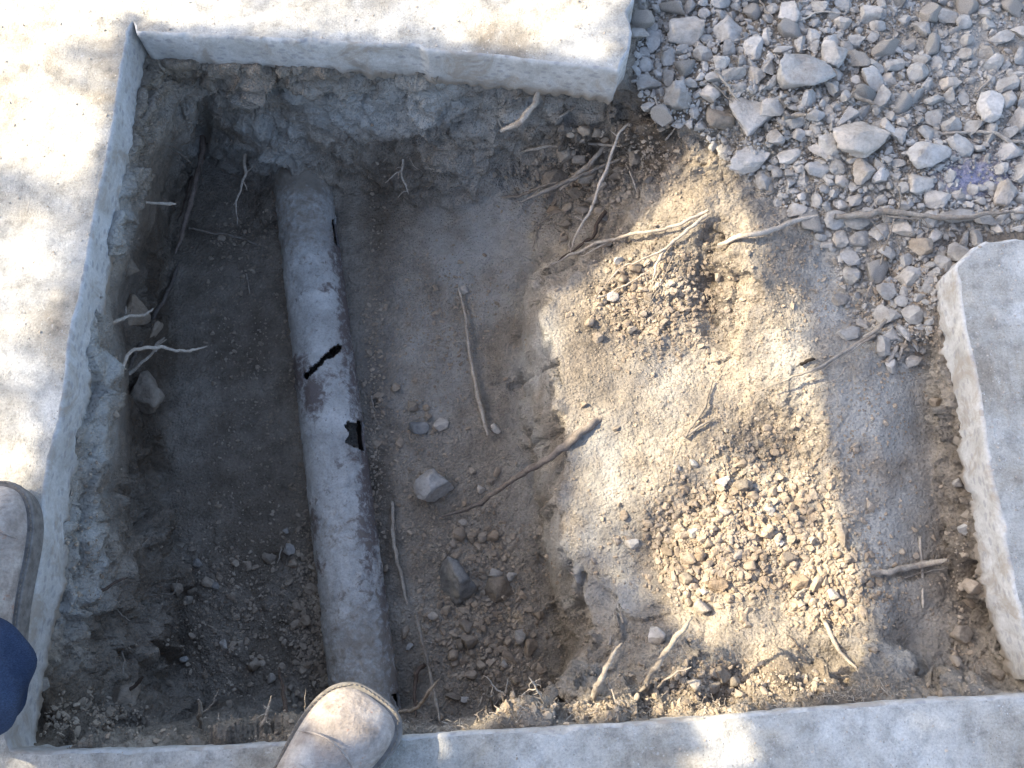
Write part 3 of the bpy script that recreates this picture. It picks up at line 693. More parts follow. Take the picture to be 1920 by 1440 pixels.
R_(78,1283,34,30,0,'pale chalky stone lodged in the lower left corner soil','the pale chalky stone in the corner',zf=.8,sink=.2)
R_(1580,1005,28,46,5,'upright tan clod at the right rim of the sunlit clods','the upright tan clod',mat=CLOD,name='soil_clod')
R_(248,592,62,66,0,'large rounded lump bulging from the left wall of the pit','the lump in the left wall',mat=CLOD,zf=.8,sink=.4,name='soil_clod')
R_(240,500,40,46,mat=CLOD,name='soil_clod',zf=.8,sink=.4); R_(278,735,60,80,mat=CLOD,name='soil_clod',zf=.7,sink=.45); R_(290,620,30,34,mat=CLOD,name='soil_clod')
R_(232,1318,58,70,10,'tan rock face wedged at the near left corner under the pavement edge','the wedged tan rock',mat=CLOD,zf=.6,sink=.3)
for a_, lb, an in [((505,1048,28,24),'larger of two round clods left of the pipe','the round clod left of the pipe'),((880,1205,34,28),'broad dark clod on the lower pit floor','the broad clod of the lower floor'),((478,1247,26,24),'lone round clod on the near left floor','the lone clod on the near left floor'),
                   ((1010,1155,22,18),'clod at the foot of the ledge wall','the clod at the foot of the ledge wall'),((390,1092,24,22),'clod on the left floor beside the yellowish hooked rootlet','the clod by the hooked rootlet')]:
    R_(*a_, 0, lb, an, mat=CLOD, name='soil_clod', zf=.75, sink=.25)
for a_, lb, an in [((1388,910,30,24),'pale clod at the top of the brightest sunlit cluster','the clod atop the bright cluster'),((1495,1092,34,32),'largest clod at the lower right of the sunlit cluster','the lower right sunlit clod'),((1350,1265,40,34),'crumbly lump behind the near soil rim','the crumbly rim lump'),
                   ((1798,1190,44,34),'broad shaded clod in the lower right corner','the shaded corner clod'),((1820,1100,34,30),'shaded clod beside the dark crack under the right pavement','the clod by the dark crack'),((1290,1050,28,24),'clod at the left side of the sunlit cluster','the left sunlit clod'),
                   ((1120,635,20,22),'roundish clod in the upper sunlit crumbs','the roundish upper clod'),((1190,505,24,22),'clod under the pale bowed root','the clod under the bowed root'),((1435,1000,26,24),'clod in the middle of the sunlit cluster','the middle sunlit clod')]:
    R_(*a_, 0, lb, an, mat=CLOD, name='soil_clod', zf=.8, sink=.25)
R_(1045,330,70,56,0,'broad pale clod below the arching root','the broad clod under the roots',mat=CLOD,name='soil_clod',zf=.6,sink=.3)
R_(1100,335,40,34,0,'clod behind the broken slanting root','the clod behind the slanting root',mat=CLOD,name='soil_clod',zf=.7,sink=.3)
for a_ in [(775,763,20,20),(799,765,14,14),(803,783,16,14),(930,805,20,20),(870,546,18,18),(742,728,20,18),(862,1003,24,28),(883,1012,16,18),(905,1008,18,22),(925,1006,22,22),
           (874,1175,28,26),(863,1208,16,24),(850,1228,22,22),(883,1265,26,16),(813,1155,22,18),(960,1082,20,18),(975,1195,22,30),(995,1215,28,32),(955,1232,34,14,-35),(945,1245,16,16),
           (930,1075,28,18),(812,850,0,0),(868,1240,14,14),(952,1202,16,18),(1000,1190,14,14),(967,1275,16,14),(850,1305,30,14),(870,1312,20,12),(1010,1280,14,14),(760,1185,16,26),(768,1212,16,14),
           (735,1185,0,0),(882,1092,0,0),(919,902,14,14),(903,918,18,18),(886,884,14,14),(925,800,16,14),(867,980,20,14),(543,1030,24,24),(551,1055,22,20),(337,1025,22,18),(372,1057,22,18),
           (362,1030,18,12),(405,1099,16,16),(361,1108,22,16),(334,1107,24,28),(352,1127,20,18),(345,1236,20,12),(510,1272,16,20),(545,1290,14,16),(430,1320,14,16),(433,1322,14,12),(537,996,12,12),
           (400,625,10,10),(440,624,8,8),(382,694,10,12),(365,820,0,0),(425,850,0,0),(410,950,14,10),(322,1282,16,14),(575,1163,20,22),(560,1140,18,16),(420,1210,14,22,20),(437,1210,12,20,-20)]:
    if a_[2]: R_(*a_[:5], mat=CLOD if a_[0] % 3 else STONE, name='soil_clod' if a_[0] % 3 else 'stone', zf=.75, sink=.25)
for a_ in [(1352,905,28,22),(1527,1094,24,32),(1560,1115,24,22),(1345,1098,36,24),(1290,1130,16,16),(1320,1110,14,14),(1285,1085,26,24),(1290,1063,18,18),(1530,1145,0,0),(1567,1040,18,16),(1590,1048,22,20),
           (1505,1128,22,14),(1478,1048,30,26),(1545,1090,16,20),(1573,1130,22,20),(1517,1118,14,12),(1250,1035,24,18),(1330,1020,24,20),(1440,960,22,20),(1300,870,18,16),(1268,878,14,12),(1390,870,24,20),(1338,895,14,14),
           (1405,1060,26,20),(1430,1090,22,18),(1460,1020,20,16),(1380,1040,24,20),(1310,1045,20,18),(1360,960,26,22),(1410,930,24,20),(1330,960,20,18),(1300,1000,22,20),(1184,1022,26,22),(1245,605,16,14),(1125,545,18,16),
           (1105,605,20,18),(1148,560,24,20),(1185,620,20,16),(1165,525,22,22),(1160,490,20,16),(1215,560,18,16),(1205,590,16,14),(1155,805,14,10),(1095,760,14,12),(1335,1290,30,24),(1375,1280,24,22),
           (1300,1285,26,22),(1150,1320,0,0),(1385,1300,20,18),(1425,1245,20,14),(1808,990,30,28),(1815,1130,26,22),(1790,1240,20,22),(1870,1265,26,20),(1805,940,16,16),(1792,905,18,18),(1795,755,22,18),(1755,755,26,20),
           (1660,740,0,0),(1668,690,26,26),(1610,640,0,0),(1762,625,12,16),(1690,650,18,16)]:
    if a_[2]: R_(*a_[:4], mat=CLOD if a_[0] % 4 else STONE, name='soil_clod', zf=.8, sink=.25)
for a_ in [(1095,245,26,20),(1070,255,18,14),(1120,250,22,16),(1135,262,20,14),(1028,257,14,12),(1060,290,34,28),(1085,300,28,18),(1010,305,24,20),(1080,365,34,24),(1110,375,30,26),(1095,395,36,22),(1130,350,24,22),(1075,345,18,18),(1155,330,30,26),(1190,295,26,34),(1215,338,20,20),(1170,390,0,0),(1130,410,22,18),(1040,395,30,20),(1060,420,26,20)]:
    if a_[2]: R_(*a_[:4], mat=CLOD, name='soil_clod', zf=.7, sink=.3)

# more rubble by dart throwing: unit shapes shared by the copies
rub_poly = [(1200,-40),(1960,-60),(1960,430),(1850,440),(1760,505),(1745,640),(1700,690),(1640,660),(1590,600),(1560,470),(1450,370),(1345,300),(1300,240),(1220,215),(1185,150),(1195,60)]
occ = [(o.location.x, o.location.y, s[6]) for s in STONES for o in [s[0]]]
unit = [mesh_np('rubble_stone', fit(*(lambda vf: (vf[0], 1, .9, .75))(rock_shape(3, 900 + i, 10, rough=.05))), ico(3)[1], [STONE]) for i in range(12)]
cand = []
r = np.random.default_rng(5)
def free(x, y, rr, tol=.82):
    for (a, b_, c) in occ:
        if (a - x) ** 2 + (b_ - y) ** 2 < ((c + rr) * tol) ** 2: return False
    return True
budget = 300 - len(STONES)
sizes = np.sort(7 + 15 * r.power(.55, 6000))[::-1]
fine = []
for k_, rad_px in enumerate(sizes):
    x, y = r.uniform(1190, 1930), r.uniform(-20, 690)
    if not bool(inpoly(np.array([x]), np.array([y]), rub_poly)[0]): continue
    P, N_ = surf(x, y)
    dens = 1.0 - .8 * float(blobs(np.array([x]), np.array([y]), [(1840,120,150,170,1),(1820,325,80,50,1.22),(1690,260,60,90,.6),(1700,120,80,80,.6),(1600,560,80,100,.7)])[0])
    if r.random() > dens: continue
    rr = rad_px * mpp(P)
    if not free(P[0], P[1], rr): continue
    occ.append((P[0], P[1], rr)); fine.append((x, y, rr, P, N_))
    if len(fine) > 900: break
fine.sort(key=lambda t: -t[2])
for i, (x, y, rr, P, N_) in enumerate(fine[:max(0, budget)]):
    o = bpy.data.objects.new('stone', unit[i % 12]); COL.objects.link(o)
    sc_ = rr * 1.08; o.scale = (sc_ * r.uniform(.85, 1.3), sc_ * r.uniform(.75, 1.05), sc_ * r.uniform(.8, 1.1)); o.rotation_euler = (r.uniform(-.4, .4), r.uniform(-.4, .4), r.uniform(0, 6.28))
    o.location = Vector(P + np.array([0, 0, rr * .3])); tag(o, None, 'stone')
    STONES.append((o, x, y, rr / mpp(P) * 2, None, 'stone', rr))
rest = fine[max(0, budget):]
# label each unnamed stone from its nearest named neighbour
anch = [s for s in STONES if s[4]]
dirs = ['right of', 'above and right of', 'above', 'above and left of', 'left of', 'below and left of', 'below', 'below and right of']
buckets = {}
for s in STONES:
    if s[0].get('label'): continue
    a = min(anch, key=lambda q: (q[1] - s[1]) ** 2 + (q[2] - s[2]) ** 2)
    ang = math.atan2(-(s[2] - a[2]), s[1] - a[1]); d_ = dirs[int(round(ang / (PI / 4))) % 8]
    buckets.setdefault((a[4], d_), []).append((math.hypot(a[1] - s[1], a[2] - s[2]), s))
ords = ['nearest', 'second', 'third', 'fourth', 'fifth', 'sixth', 'seventh', 'eighth', 'ninth', 'tenth', 'eleventh', 'twelfth', 'thirteenth', 'fourteenth', 'fifteenth', 'sixteenth', 'seventeenth', 'eighteenth', 'nineteenth', 'twentieth'] + [None] * 60
for (a, d_), lst in buckets.items():
    lst.sort(key=lambda t: t[0])
    for i, (_, s) in enumerate(lst):
        word = 'soil clod' if s[5] == 'soil_clod' else 'grey stone'
        s[0]['label'] = f"{ords[i]} {word} {d_} {a}" if ords[i] else f"{word} far {d_} {a}"
for s in STONES:
    if not s[4]: s[0]['group'] = 'crumbled soil clods in the pit' if s[5] == 'soil_clod' else ('stones of the rubble heap' if s[2] < 700 and s[1] > 1150 else 'stones scattered in the pit')

# gravel and crumbs nobody could count
small = [(fit(v, 1, .85, .7), f) for v, f in (rock_shape(2, 700 + i, 9, rough=.05) for i in range(10))]
tiny = [(fit(v, 1, .85, .7), f) for v, f in (rock_shape(1, 800 + i, 6, rough=.04) for i in range(8))]
def scatter(name, items, mat, label, cat):
    Vs, Fs, n = [], [], 0
    for (P, rr, sm) in items:
        v, f = (small if sm else tiny)[int(r.integers(0, 8))]
        e = Euler((r.uniform(-.5, .5), r.uniform(-.5, .5), r.uniform(0, 6.28))).to_matrix(); Rm = np.array(e)
        sc_ = rr * np.array([r.uniform(.8, 1.35), r.uniform(.8, 1.1), r.uniform(.7, 1.1)])
        Vs.append((v * sc_) @ Rm.T + P + np.array([0, 0, rr * .25])); Fs.append(f + n); n += len(v)
    me = mesh_np(name, np.concatenate(Vs), np.concatenate(Fs), [mat], False)
    return tag(link(name, me), label, cat, kind='stuff')
items = [(P, rr * 1.05, True) for (x, y, rr, P, N_) in rest]
for k_ in range(16000):
    x, y = r.uniform(1190, 1940), r.uniform(-30, 690)
    if not bool(inpoly(np.array([x]), np.array([y]), rub_poly)[0]): continue
    if r.random() < .8 * float(blobs(np.array([x]), np.array([y]), [(1870,80,90,60,1),(1825,335,60,40,1)])[0]): continue
    P, N_ = surf(x, y); pxr = min(7, 1.5 + r.exponential(1.6)); items.append((P, pxr * mpp(P), pxr > 3.5))
scatter('gravel', items, STONE, 'fine grey gravel and grit filling the gaps of the rubble heap', 'gravel')
items = []
zones = [((1400,1000,180,110),2600,2.7),((1560,1110,90,70),800,2.7),((1330,1070,80,70),500,2.9),((1240,560,130,100),1600,2.0),((1350,750,200,260),1100,1.0),((1440,860,130,110),900,1.6),((900,1150,110,170),1500,2.0),((830,600,120,110),700,1.2),((840,1000,130,90),500,1.3),
         ((600,1150,20,200),400,1.9),((560,800,14,300),250,1.2),((700,850,16,300),400,1.5),((790,830,90,120),350,1.4),((480,700,130,300),500,1.3),((1640,700,110,200),500,1.3),((440,1150,110,170),800,1.7),((575,1150,40,180),700,1.9),((470,650,120,260),600,1.1),((440,450,100,70),150,1.5),((1080,340,110,80),700,1.9),((1820,1000,34,250),900,2.0),((1730,560,90,110),700,1.7),((1640,560,120,90),500,1.4),
         ((1340,1280,130,34),900,1.9),((1150,1330,260,16),900,1.6),((1550,1290,260,20),500,1.4),((500,1375,300,12),350,1.4),((150,1340,110,36),500,2.2),((1300,1240,260,60),500,1.0),((1640,900,100,240),350,1.0),((700,700,20,400),350,1.1),((640,700,40,350),120,.9),((980,1270,60,80),350,1.6),
         ((150,1050,60,160),250,1.3),((260,700,60,240),250,1.3),((650,1200,50,110),160,1.2),((1210,300,80,70),500,1.5),((1480,500,70,170),500,1.2),((110,700,90,500),0,1),((1290,660,180,330),700,.8),((1660,1100,160,130),350,1.1),((700,1000,280,300),800,.8)]
for (zx, zy, rx, ry), n, base in zones:
    for _ in range(n):
        x, y = r.normal(zx, rx * .55), r.normal(zy, ry * .55)
        P, N_ = surf(x, y)
        if inpoly(np.array([P[0]]), np.array([P[1]]), poly_main)[0] or inpoly(np.array([P[0]]), np.array([P[1]]), poly_r)[0]: continue
        pxr = min(9, base * (.6 + r.exponential(.75))); items.append((P, pxr * mpp(P), pxr > 3.2))
scatter('soil_crumbs', items, CLOD, 'loose soil crumbs strewn over the pit floor, ledge and edges', 'soil crumbs')
# grit lying on the concrete
items = []
for _ in range(2200):
    k_ = int(r.integers(0, 4))
    x, y = [(r.uniform(-20, 240), r.uniform(-20, 1000)), (r.uniform(240, 1170), r.uniform(-30, 120)), (r.uniform(1820, 1940), r.uniform(450, 1200)), (r.uniform(0, 1920), r.uniform(1330, 1460))][k_]
    P = at(x, y, 0)
    if not (inpoly(np.array([P[0]]), np.array([P[1]]), poly_main)[0] or inpoly(np.array([P[0]]), np.array([P[1]]), poly_r)[0]): continue
    items.append((P, min(3.4, .55 + r.exponential(.5)) * mpp(P), False))
scatter('grit', items, STONE, 'tiny grit scattered on top of the concrete pavement', 'grit')

# ------------------------------------------------------------------ roots and twigs
def tube(P, Rr, seg=7, wob=.18, seed=1):
    P = np.asarray(P, float); n = len(P); T = np.gradient(P, axis=0); T /= np.linalg.norm(T, axis=1, keepdims=True) + 1e-12
    up = np.array([0, 0, 1.0]); V = []
    for i in range(n):
        a = np.cross(T[i], up)
        if np.linalg.norm(a) < 1e-3: a = np.cross(T[i], [1, 0, 0])
        a /= np.linalg.norm(a); b_ = np.cross(a, T[i])
        for k in range(seg):
            t = 2 * PI * k / seg; V.append(P[i] + (a * math.cos(t) + b_ * math.sin(t)) * Rr[i])
    V = np.array(V); V += ((V - np.repeat(P, seg, 0)) * (fbm(V, 260, 2, .5, seed) * wob * 2.2)[:, None])
    Fq = []
    for i in range(n - 1):
        for k in range(seg):
            k2 = (k + 1) % seg; Fq.append((i * seg + k, (i + 1) * seg + k, (i + 1) * seg + k2, i * seg + k2))
    # caps as degenerate-free fans of quads
    V = np.concatenate([V, [P[0], P[-1]]]); c0, c1 = len(V) - 2, len(V) - 1
    tri = [(c0, (k + 1) % seg, k) for k in range(seg)] + [(c1, (n - 1) * seg + k, (n - 1) * seg + (k + 1) % seg) for k in range(seg)]
    return V, Fq, tri
def spline(Q, m):
    Q = np.asarray(Q, float); out = []
    E_ = np.concatenate([[2 * Q[0] - Q[1]], Q, [2 * Q[-1] - Q[-2]]])
    for i in range(1, len(E_) - 2):
        for t in np.linspace(0, 1, m, endpoint=False):
            p0, p1, p2, p3 = E_[i-1], E_[i], E_[i+1], E_[i+2]
            out.append(.5 * ((2*p1) + (-p0+p2)*t + (2*p0-5*p1+4*p2-p3)*t*t + (-p0+3*p1-3*p2+p3)*t**3))
    out.append(Q[-1]); return np.array(out)
RN = 0
def root(ptsl, r0, r1, label, mat=None, z=None, lift=.004, branches=(), hairs=0, name='root', cat='root', wob=.35):
    """ptsl: photo spots; z=(z0,z1) runs the root between two heights, otherwise it lies on the soil"""
    global RN
    RN += 1; rr = np.random.default_rng(RN * 31)
    strands = [(ptsl, r0, r1, z, lift)] + [(b_[0], b_[1], b_[2], b_[3] if len(b_) > 3 else z, lift) for b_ in branches]
    Vs, Fs, Ts, n = [], [], [], 0
    main = None
    for si, (pl, a, b_, zz, lf) in enumerate(strands):
        Q = []; m = len(pl)
        for i, p in enumerate(pl):
            if len(p) > 2: Q.append(at(p[0], p[1], p[2])); continue
            if zz is not None:
                Q.append(at(p[0], p[1], zz[0] + (zz[1] - zz[0]) * i / (m - 1)))
            else:
                S_, N_ = surf(p[0], p[1]); rad = (a + (b_ - a) * i / (m - 1)) * mpp(S_); Q.append(at(p[0], p[1], S_[2] + lf + rad * .8))
        if len(pl[0]) > 2:
            s0, _n = surf(pl[0][0], pl[0][1]); dlt = s0[2] - .012 - Q[0][2]; m = len(Q)
            if si == 0:
                for i in range(m):
                    sz, _n = surf(pl[i][0], pl[i][1]); z_ = Q[i][2] + dlt * (1 - .45 * i / (m - 1))
                    if i: z_ = max(z_, sz[2] + .004)
                    Q[i] = at(pl[i][0], pl[i][1], z_)
                mainz = [(p[0], p[1], q[2]) for p, q in zip(pl, Q)]
            else:
                for i in range(m):
                    jn_ = min(mainz, key=lambda t_: (t_[0] - pl[0][0]) ** 2 + (t_[1] - pl[0][1]) ** 2); sz, _n = surf(pl[i][0], pl[i][1])
                    Q[i] = at(pl[i][0], pl[i][1], max(jn_[2] + (pl[i][2] - pl[0][2]), sz[2] - (.01 if i == m - 1 and pl[i][1] > 1290 else -.003)))
        Q = spline(Q, 8); k = mpp(Q.mean(0)); t = np.linspace(0, 1, len(Q))
        Rr = (a + (b_ - a) * t) * .88 * k * (1 + .18 * rr.normal(size=len(Q)).cumsum() / max(3, len(Q) ** .5)).clip(.65, 1.45); Rr *= np.interp(t, [0, .8, 1], [1, 1, .45])
        Q = Q + np.stack([fbm(Q + 3, 35, 3, .6, RN), fbm(Q + 9, 35, 3, .6, RN + 1), fbm(Q + 5, 35, 3, .6, RN + 2)], -1) * (wob * .012)
        V, Fq, Tr = tube(Q, Rr, 8 if a > 3 else 6, .25, RN); Vs.append(V); Fs += [tuple(x + n for x in f) for f in Fq]; Ts += [tuple(x + n for x in f) for f in Tr]; n += len(V)
        if si == 0: main = (Q, k)
    for _ in range(hairs):
        Q, k = main; i = int(rr.integers(1, len(Q) - 1)); p = Q[i]; d = rr.normal(size=3); d[2] = abs(d[2]) * .3 - .1; d /= np.linalg.norm(d); ln = rr.uniform(10, 26) * k
        q = [p]; 
        for s_ in range(4): d = d + rr.normal(size=3) * .35; d /= np.linalg.norm(d); q.append(q[-1] + d * ln / 4)
        V, Fq, Tr = tube(spline(q, 3), np.linspace(1.1, .45, 13) * k, 5, .1, RN); Vs.append(V); Fs += [tuple(x + n for x in f) for f in Fq]; Ts += [tuple(x + n for x in f) for f in Tr]; n += len(V)
    me = bpy.data.meshes.new(name); me.from_pydata([tuple(v) for v in np.concatenate(Vs)], [], Fs + Ts); me.materials.append(mat or ROOT)
    me.polygons.foreach_set('use_smooth', np.full(len(me.polygons), True))
    return tag(link(name, me), label, cat)

T = dict(name='twig', cat='twig')
root([(1568,405),(1620,404),(1655,395),(1690,397),(1740,405),(1800,407),(1860,400),(1940,398)], 6.5, 5, 'long pale woody root lying across the lower rubble to the right edge', lift=.014, hairs=3, branches=[([(1600,398),(1650,402),(1700,410),(1738,412)],3,2),([(1632,412),(1645,430),(1660,450)],1.5,.9),([(1722,418),(1715,435),(1700,445)],1.2,.7),([(1730,412),(1740,430),(1738,448)],1,.6)])
root([(1688,348),(1684,390),(1668,440),(1648,500),(1620,570)], 2.6, 2.4, 'thin grey twig crossing under the long woody root and pointing down', lift=.012, **T)
root([(1348,460),(1395,444),(1450,430),(1500,412),(1532,404)], 5.5, 4, 'straight pale stick running up to the rubble from the sunlit peak', lift=.008, hairs=1, **T)
root([(1760,250),(1820,247),(1865,250),(1895,262),(1940,270)], 3, 5, 'pale curved root at the right edge above the blue tinted patch', lift=.006)
root([(1662,600),(1625,632),(1570,668),(1520,695),(1470,714),(1435,726),(1412,744)], 5, 1.6, 'split brown root crossing the right shadow edge of the sunlit ledge', lift=.018, branches=[([(1640,628),(1600,655),(1560,680),(1520,700)],3,1.5),([(1585,690),(1565,712),(1540,722)],1.4,.7)])
root([(1345,135),(1362,160),(1386,190)], 3, 2.4, 'upper of two short pale twigs in the left rubble', lift=.012, **T)
root([(1336,155),(1352,172),(1376,193)], 2, 1.4, 'lower thin twig beside another twig in the left rubble', lift=.010, **T)
root([(1468,222),(1490,218),(1512,215)], 4.5, 3.2, 'short flat pale sliver of wood right of the broad flat topped stone', lift=.016, wob=.1, **T)
root([(1425,-4),(1436,18),(1448,35)], 2.4, 1.8, 'thin twig entering the rubble from the top edge', lift=.010, **T)
root([(1500,38),(1540,25),(1585,26)], 2.2, 1.2, 'faint curved twig lying between stones near the top edge', lift=.008, **T)
root([(1830,175),(1843,162),(1858,148)], 3, 2.2, 'short straight twig above the smooth oval stone', lift=.006, wob=.1, **T)
root([(1600,176),(1620,188),(1645,196)], 4, 2.2, 'forked knobbly root stub left of the rounded pale stone', lift=.012, hairs=6)
root([(1012,158,-.12),(1004,190,-.115),(978,225,-.12),(940,248,-.14)], 5.5, 6, 'thick pale root hanging down from under the upper pavement edge', hairs=2)
root([(1020,172,-.125),(1022,185,-.12),(1018,200,-.12)], 1.6, .9, 'tuft of hair roots under the upper pavement edge', hairs=6)
root([(1072,194,-.12),(1062,210,-.125),(1042,221,-.13)], 2.4, 1.8, 'short crooked root sticking out of the upper wall', branches=[([(1080,197,-.12),(1070,207,-.12)],1.6,1.2)])
root([(967,288,-.27),(1000,279,-.25),(1060,271,-.22),(1115,268,-.19),(1165,275,-.16)], 4.2, 3.5, 'curved grey root arching over the clods near the upper right corner of the pit', hairs=2)
root([(1132,278,-.16),(1100,312,-.19),(1072,335,-.21),(1050,358,-.23)], 5, 5.5, 'broken thick root slanting down across the clods')
root([(1178,292,-.17),(1120,315,-.19),(1082,332,-.20),(1040,350,-.22),(975,380,-.25)], 3.6, 4.2, 'long pale root with a cut end slanting left over the clods', branches=[([(1015,352,-.22),(1000,368,-.24),(985,378,-.24)],1.6,1.2)])
root([(924,370,-.27),(955,370,-.26),(985,362,-.24),(1015,350,-.22),(1045,340,-.21)], 3.2, 3, 'thin forked root end reaching furthest left above the pit floor', branches=[([(962,352,-.24),(970,362,-.25),(974,368,-.25)],1.4,1.2)])
root([(1192,226,-.12),(1162,250,-.13),(1140,310,-.16),(1122,350,-.18),(1110,390,-.20),(1085,430,-.22),(1070,473,-.25)], 3, 1.8, 'long thin root descending from the brink across the other roots', hairs=3)
root([(1156,275,-.16),(1140,320,-.19),(1118,362,-.22)], 2, 1.5, 'thin root beside the long descending root')
root([(1055,352,-.24),(1048,392,-.27),(1012,420,-.29),(1000,466,-.31)], 2, 1.3, 'crooked hair thin root hanging over the smooth bluish slope', branches=[([(1050,392,-.27),(1065,403,-.27),(1084,415,-.27)],1.4,1)])
root([(1174,307,-.17),(1186,335,-.19),(1195,362,-.2)], 2.6, 2.2, 'short bare root pointing down near the shaded soil shoulder', wob=.1)
root([(1330,396),(1262,424),(1200,437),(1130,454),(1088,470),(1033,498)], 3.4, 3, 'grey root running left from the sunlit peak down to the shade', lift=.012, hairs=4, branches=[([(1115,458),(1090,455),(1080,458)],1.4,1),([(1150,450),(1110,470),(1085,480)],1.8,1)])
root([(1135,395),(1120,420),(1113,440),(1095,455),(1040,495)], 4.5, 3.5, 'brown bent root in the shade left of the sunlit peak', ROOTB, lift=.012)
root([(1328,402),(1290,430),(1255,460),(1235,490),(1222,530)], 4, 2.4, 'pale bowed root across the top of the sunlit ledge', lift=.014, branches=[([(1250,465),(1200,490),(1160,505),(1115,560)],2.4,1.6)])
root([(1262,478),(1245,520),(1225,560),(1200,620)], 1.6, 1, 'hair thin root trailing down the sunlit ledge', lift=.006)
root([(1118,560),(1150,545),(1190,525),(1225,505)], 2.6, 2, 'pale twig among the clods on the upper ledge', lift=.008, **T)
root([(1335,712),(1324,755),(1305,790),(1285,820)], 2, 3, 'slender twig leaning on the ledge above the snapped stick', lift=.006, **T)
root([(1283,820),(1308,802),(1342,782)], 4.4, 2.5, 'snapped pale stick lying in the middle of the sunlit ledge', lift=.004, wob=.1, **T)
root([(1252,905),(1262,860),(1280,820)], 1, .8, 'faint hair root on the sunlit slope', lift=.002)
root([(1140,776,-.205),(1105,797,-.205),(1065,832,-.215),(1020,866,-.25),(960,900,-.32),(900,942,-.39),(860,962,-.425),(822,965,-.443)], 8.5, 4, 'thick brown root slanting from the sunlit ledge down to the pit floor', m_root('thick_root_bark', (.19, .155, .13), (.36, .31, .265)), wob=.5, hairs=1)
root([(860,540),(872,590),(879,650),(890,715),(903,770),(914,815)], 2.4, 5, 'long straight pale twig lying on the middle of the pit floor', lift=.01, wob=.2, branches=[([(878,638),(862,640),(850,643)],1.6,1),([(888,728),(880,730),(870,732)],1.3,.9),([(908,800),(895,798),(887,790)],1.8,1.2)], **T)
root([(735,940),(737,1000),(747,1065),(764,1133)], 3.4, 4.4, 'grey stick lying beside the right flank of the pipe', lift=.008, **T)
root([(780,1150),(793,1210),(810,1280),(826,1358)], 4, 3.6, 'long grey stick right of the pipe reaching the near edge', lift=.03, wob=.2, **T)
root([(798,1245),(782,1262),(777,1300),(780,1345)], 5, 4.6, 'brown bent root beside the near end of the pipe', ROOTB, lift=.02)
root([(795,1202),(808,1204),(822,1209)], 1.4, .9, 'tiny pale sprig beside the long grey stick', lift=.004, **T)
root([(722,1344,-.02),(752,1337,.0),(775,1330,.01),(795,1310,.02),(822,1274,.03)], 4.6, 4, 'pale bent root rising beside the toe of the near boot', branches=[([(784,1320,.01),(782,1314,.02)],2.4,1.8)])
root([(945,1325,-.03),(944,1305,-.01),(928,1288,0),(915,1268,.01)], 2.4, 1.4, 'little branching root sprouting from the near rim, taller forked one', branches=[([(944,1306,-.01),(950,1290,0),(952,1272,.01)],1.8,1),([(925,1286,0),(920,1300,0)],1,.7)], hairs=4)
root([(1018,1325,-.03),(1012,1302,0),(1003,1285,.01),(992,1267,.02)], 2.8, 1.6, 'reddish forked root sprouting from the near rim left of the ledge', branches=[([(1006,1291,.01),(985,1297,0),(972,1305,0)],1.5,1)], hairs=6)
root([(925,1330,-.03),(922,1312,-.01),(905,1300,0)], 2.6, 1.8, 'shaggy root tuft at the left end of the soil rim', branches=[([(905,1302,0),(900,1315,0),(895,1325,0)],1.5,.9)], hairs=9)
root([(1108,1316,-.05),(1122,1285,-.01),(1142,1245,.02),(1166,1203,.05)], 6.8, 3.6, 'upright pale root stub rising from the near rim at the left of the ledge', branches=[([(1138,1272,0),(1146,1295,-.01),(1156,1322,-.03)],2,1.4),([(1142,1284,-.01),(1152,1272,.0),(1158,1264,.01)],1.2,.8)])
root([(1204,1303,-.05),(1214,1272,-.01),(1248,1222,.02),(1275,1185,.04),(1297,1158,.06)], 8.5, 5.5, 'thickest upright root stub rising from the near rim', branches=[([(1212,1285,-.01),(1192,1300,-.03)],4,3)], hairs=1)
root([(1212,1302,-.05),(1232,1292,-.03),(1252,1270,-.01),(1296,1248,.01)], 2.6, 2.4, 'slim pale root branching low beside the thickest stub')
root([(376,1368,-.07),(374,1340,-.05),(372,1310,-.03)], 4.6, 3.4, 'short upright stub at the near left rim', branches=[([(380,1334,-.05),(396,1318,-.04),(410,1295,-.03)],2.4,1.8)])
root([(488,1372,-.05),(496,1350,-.03),(508,1308,0)], 3, 2, 'pale pointed rootlet with fine fibres on the near rim', hairs=10)
root([(540,1368,-.10),(535,1320,-.2),(528,1280,-.28),(522,1250,-.33)], 5.5, 4, 'brown stick leaning down into the pit beside the pipe', ROOTB)
root([(571,1348,-.05),(571,1320,-.02),(573,1293,0)], 1.5, 1, 'hair thin upright rootlet just left of the near boot')
root([(416,1370,-.05),(413,1352,-.04),(410,1335,-.03)], 1.5, 1, 'tiny fuzzy rootlet on the near rim', hairs=5)
root([(453,1372),(500,1370),(545,1367),(595,1352)], 3.2, 3, 'root lying along the near pavement edge left of the boot', lift=.006)
root([(382,252,-.20),(378,300,-.23),(362,360,-.25),(345,420,-.27),(328,475,-.3)], 6.5, 4, 'long brown root descending from the dark corner crevice', m_root('corner_root_bark', (.20, .15, .12), (.36, .29, .24)), hairs=3)
root([(364,318,-.24),(350,365,-.26),(333,416,-.28)], 4.6, 2.6, 'shorter root alongside the long corner root', ROOTB)
root([(377,270,-.22),(378,320,-.24),(383,360,-.25)], 2, 1.2, 'thin hair root beside the long corner root')
root([(345,465,-.28),(322,530,-.28),(292,588,-.28),(262,648,-.28),(236,702,-.27)], 5, 4.6, 'long root running down along the left wall above the floor', m_root('wall_root_bark', (.21, .17, .14), (.38, .32, .27)), hairs=2)
root([(208,604,-.18),(245,593,-.22),(268,590,-.24),(288,579,-.26)], 4, 3, 'pale curved root joining the left wall to the long root', branches=[([(238,592,-.21),(237,575,-.21)],1.2,.8)])
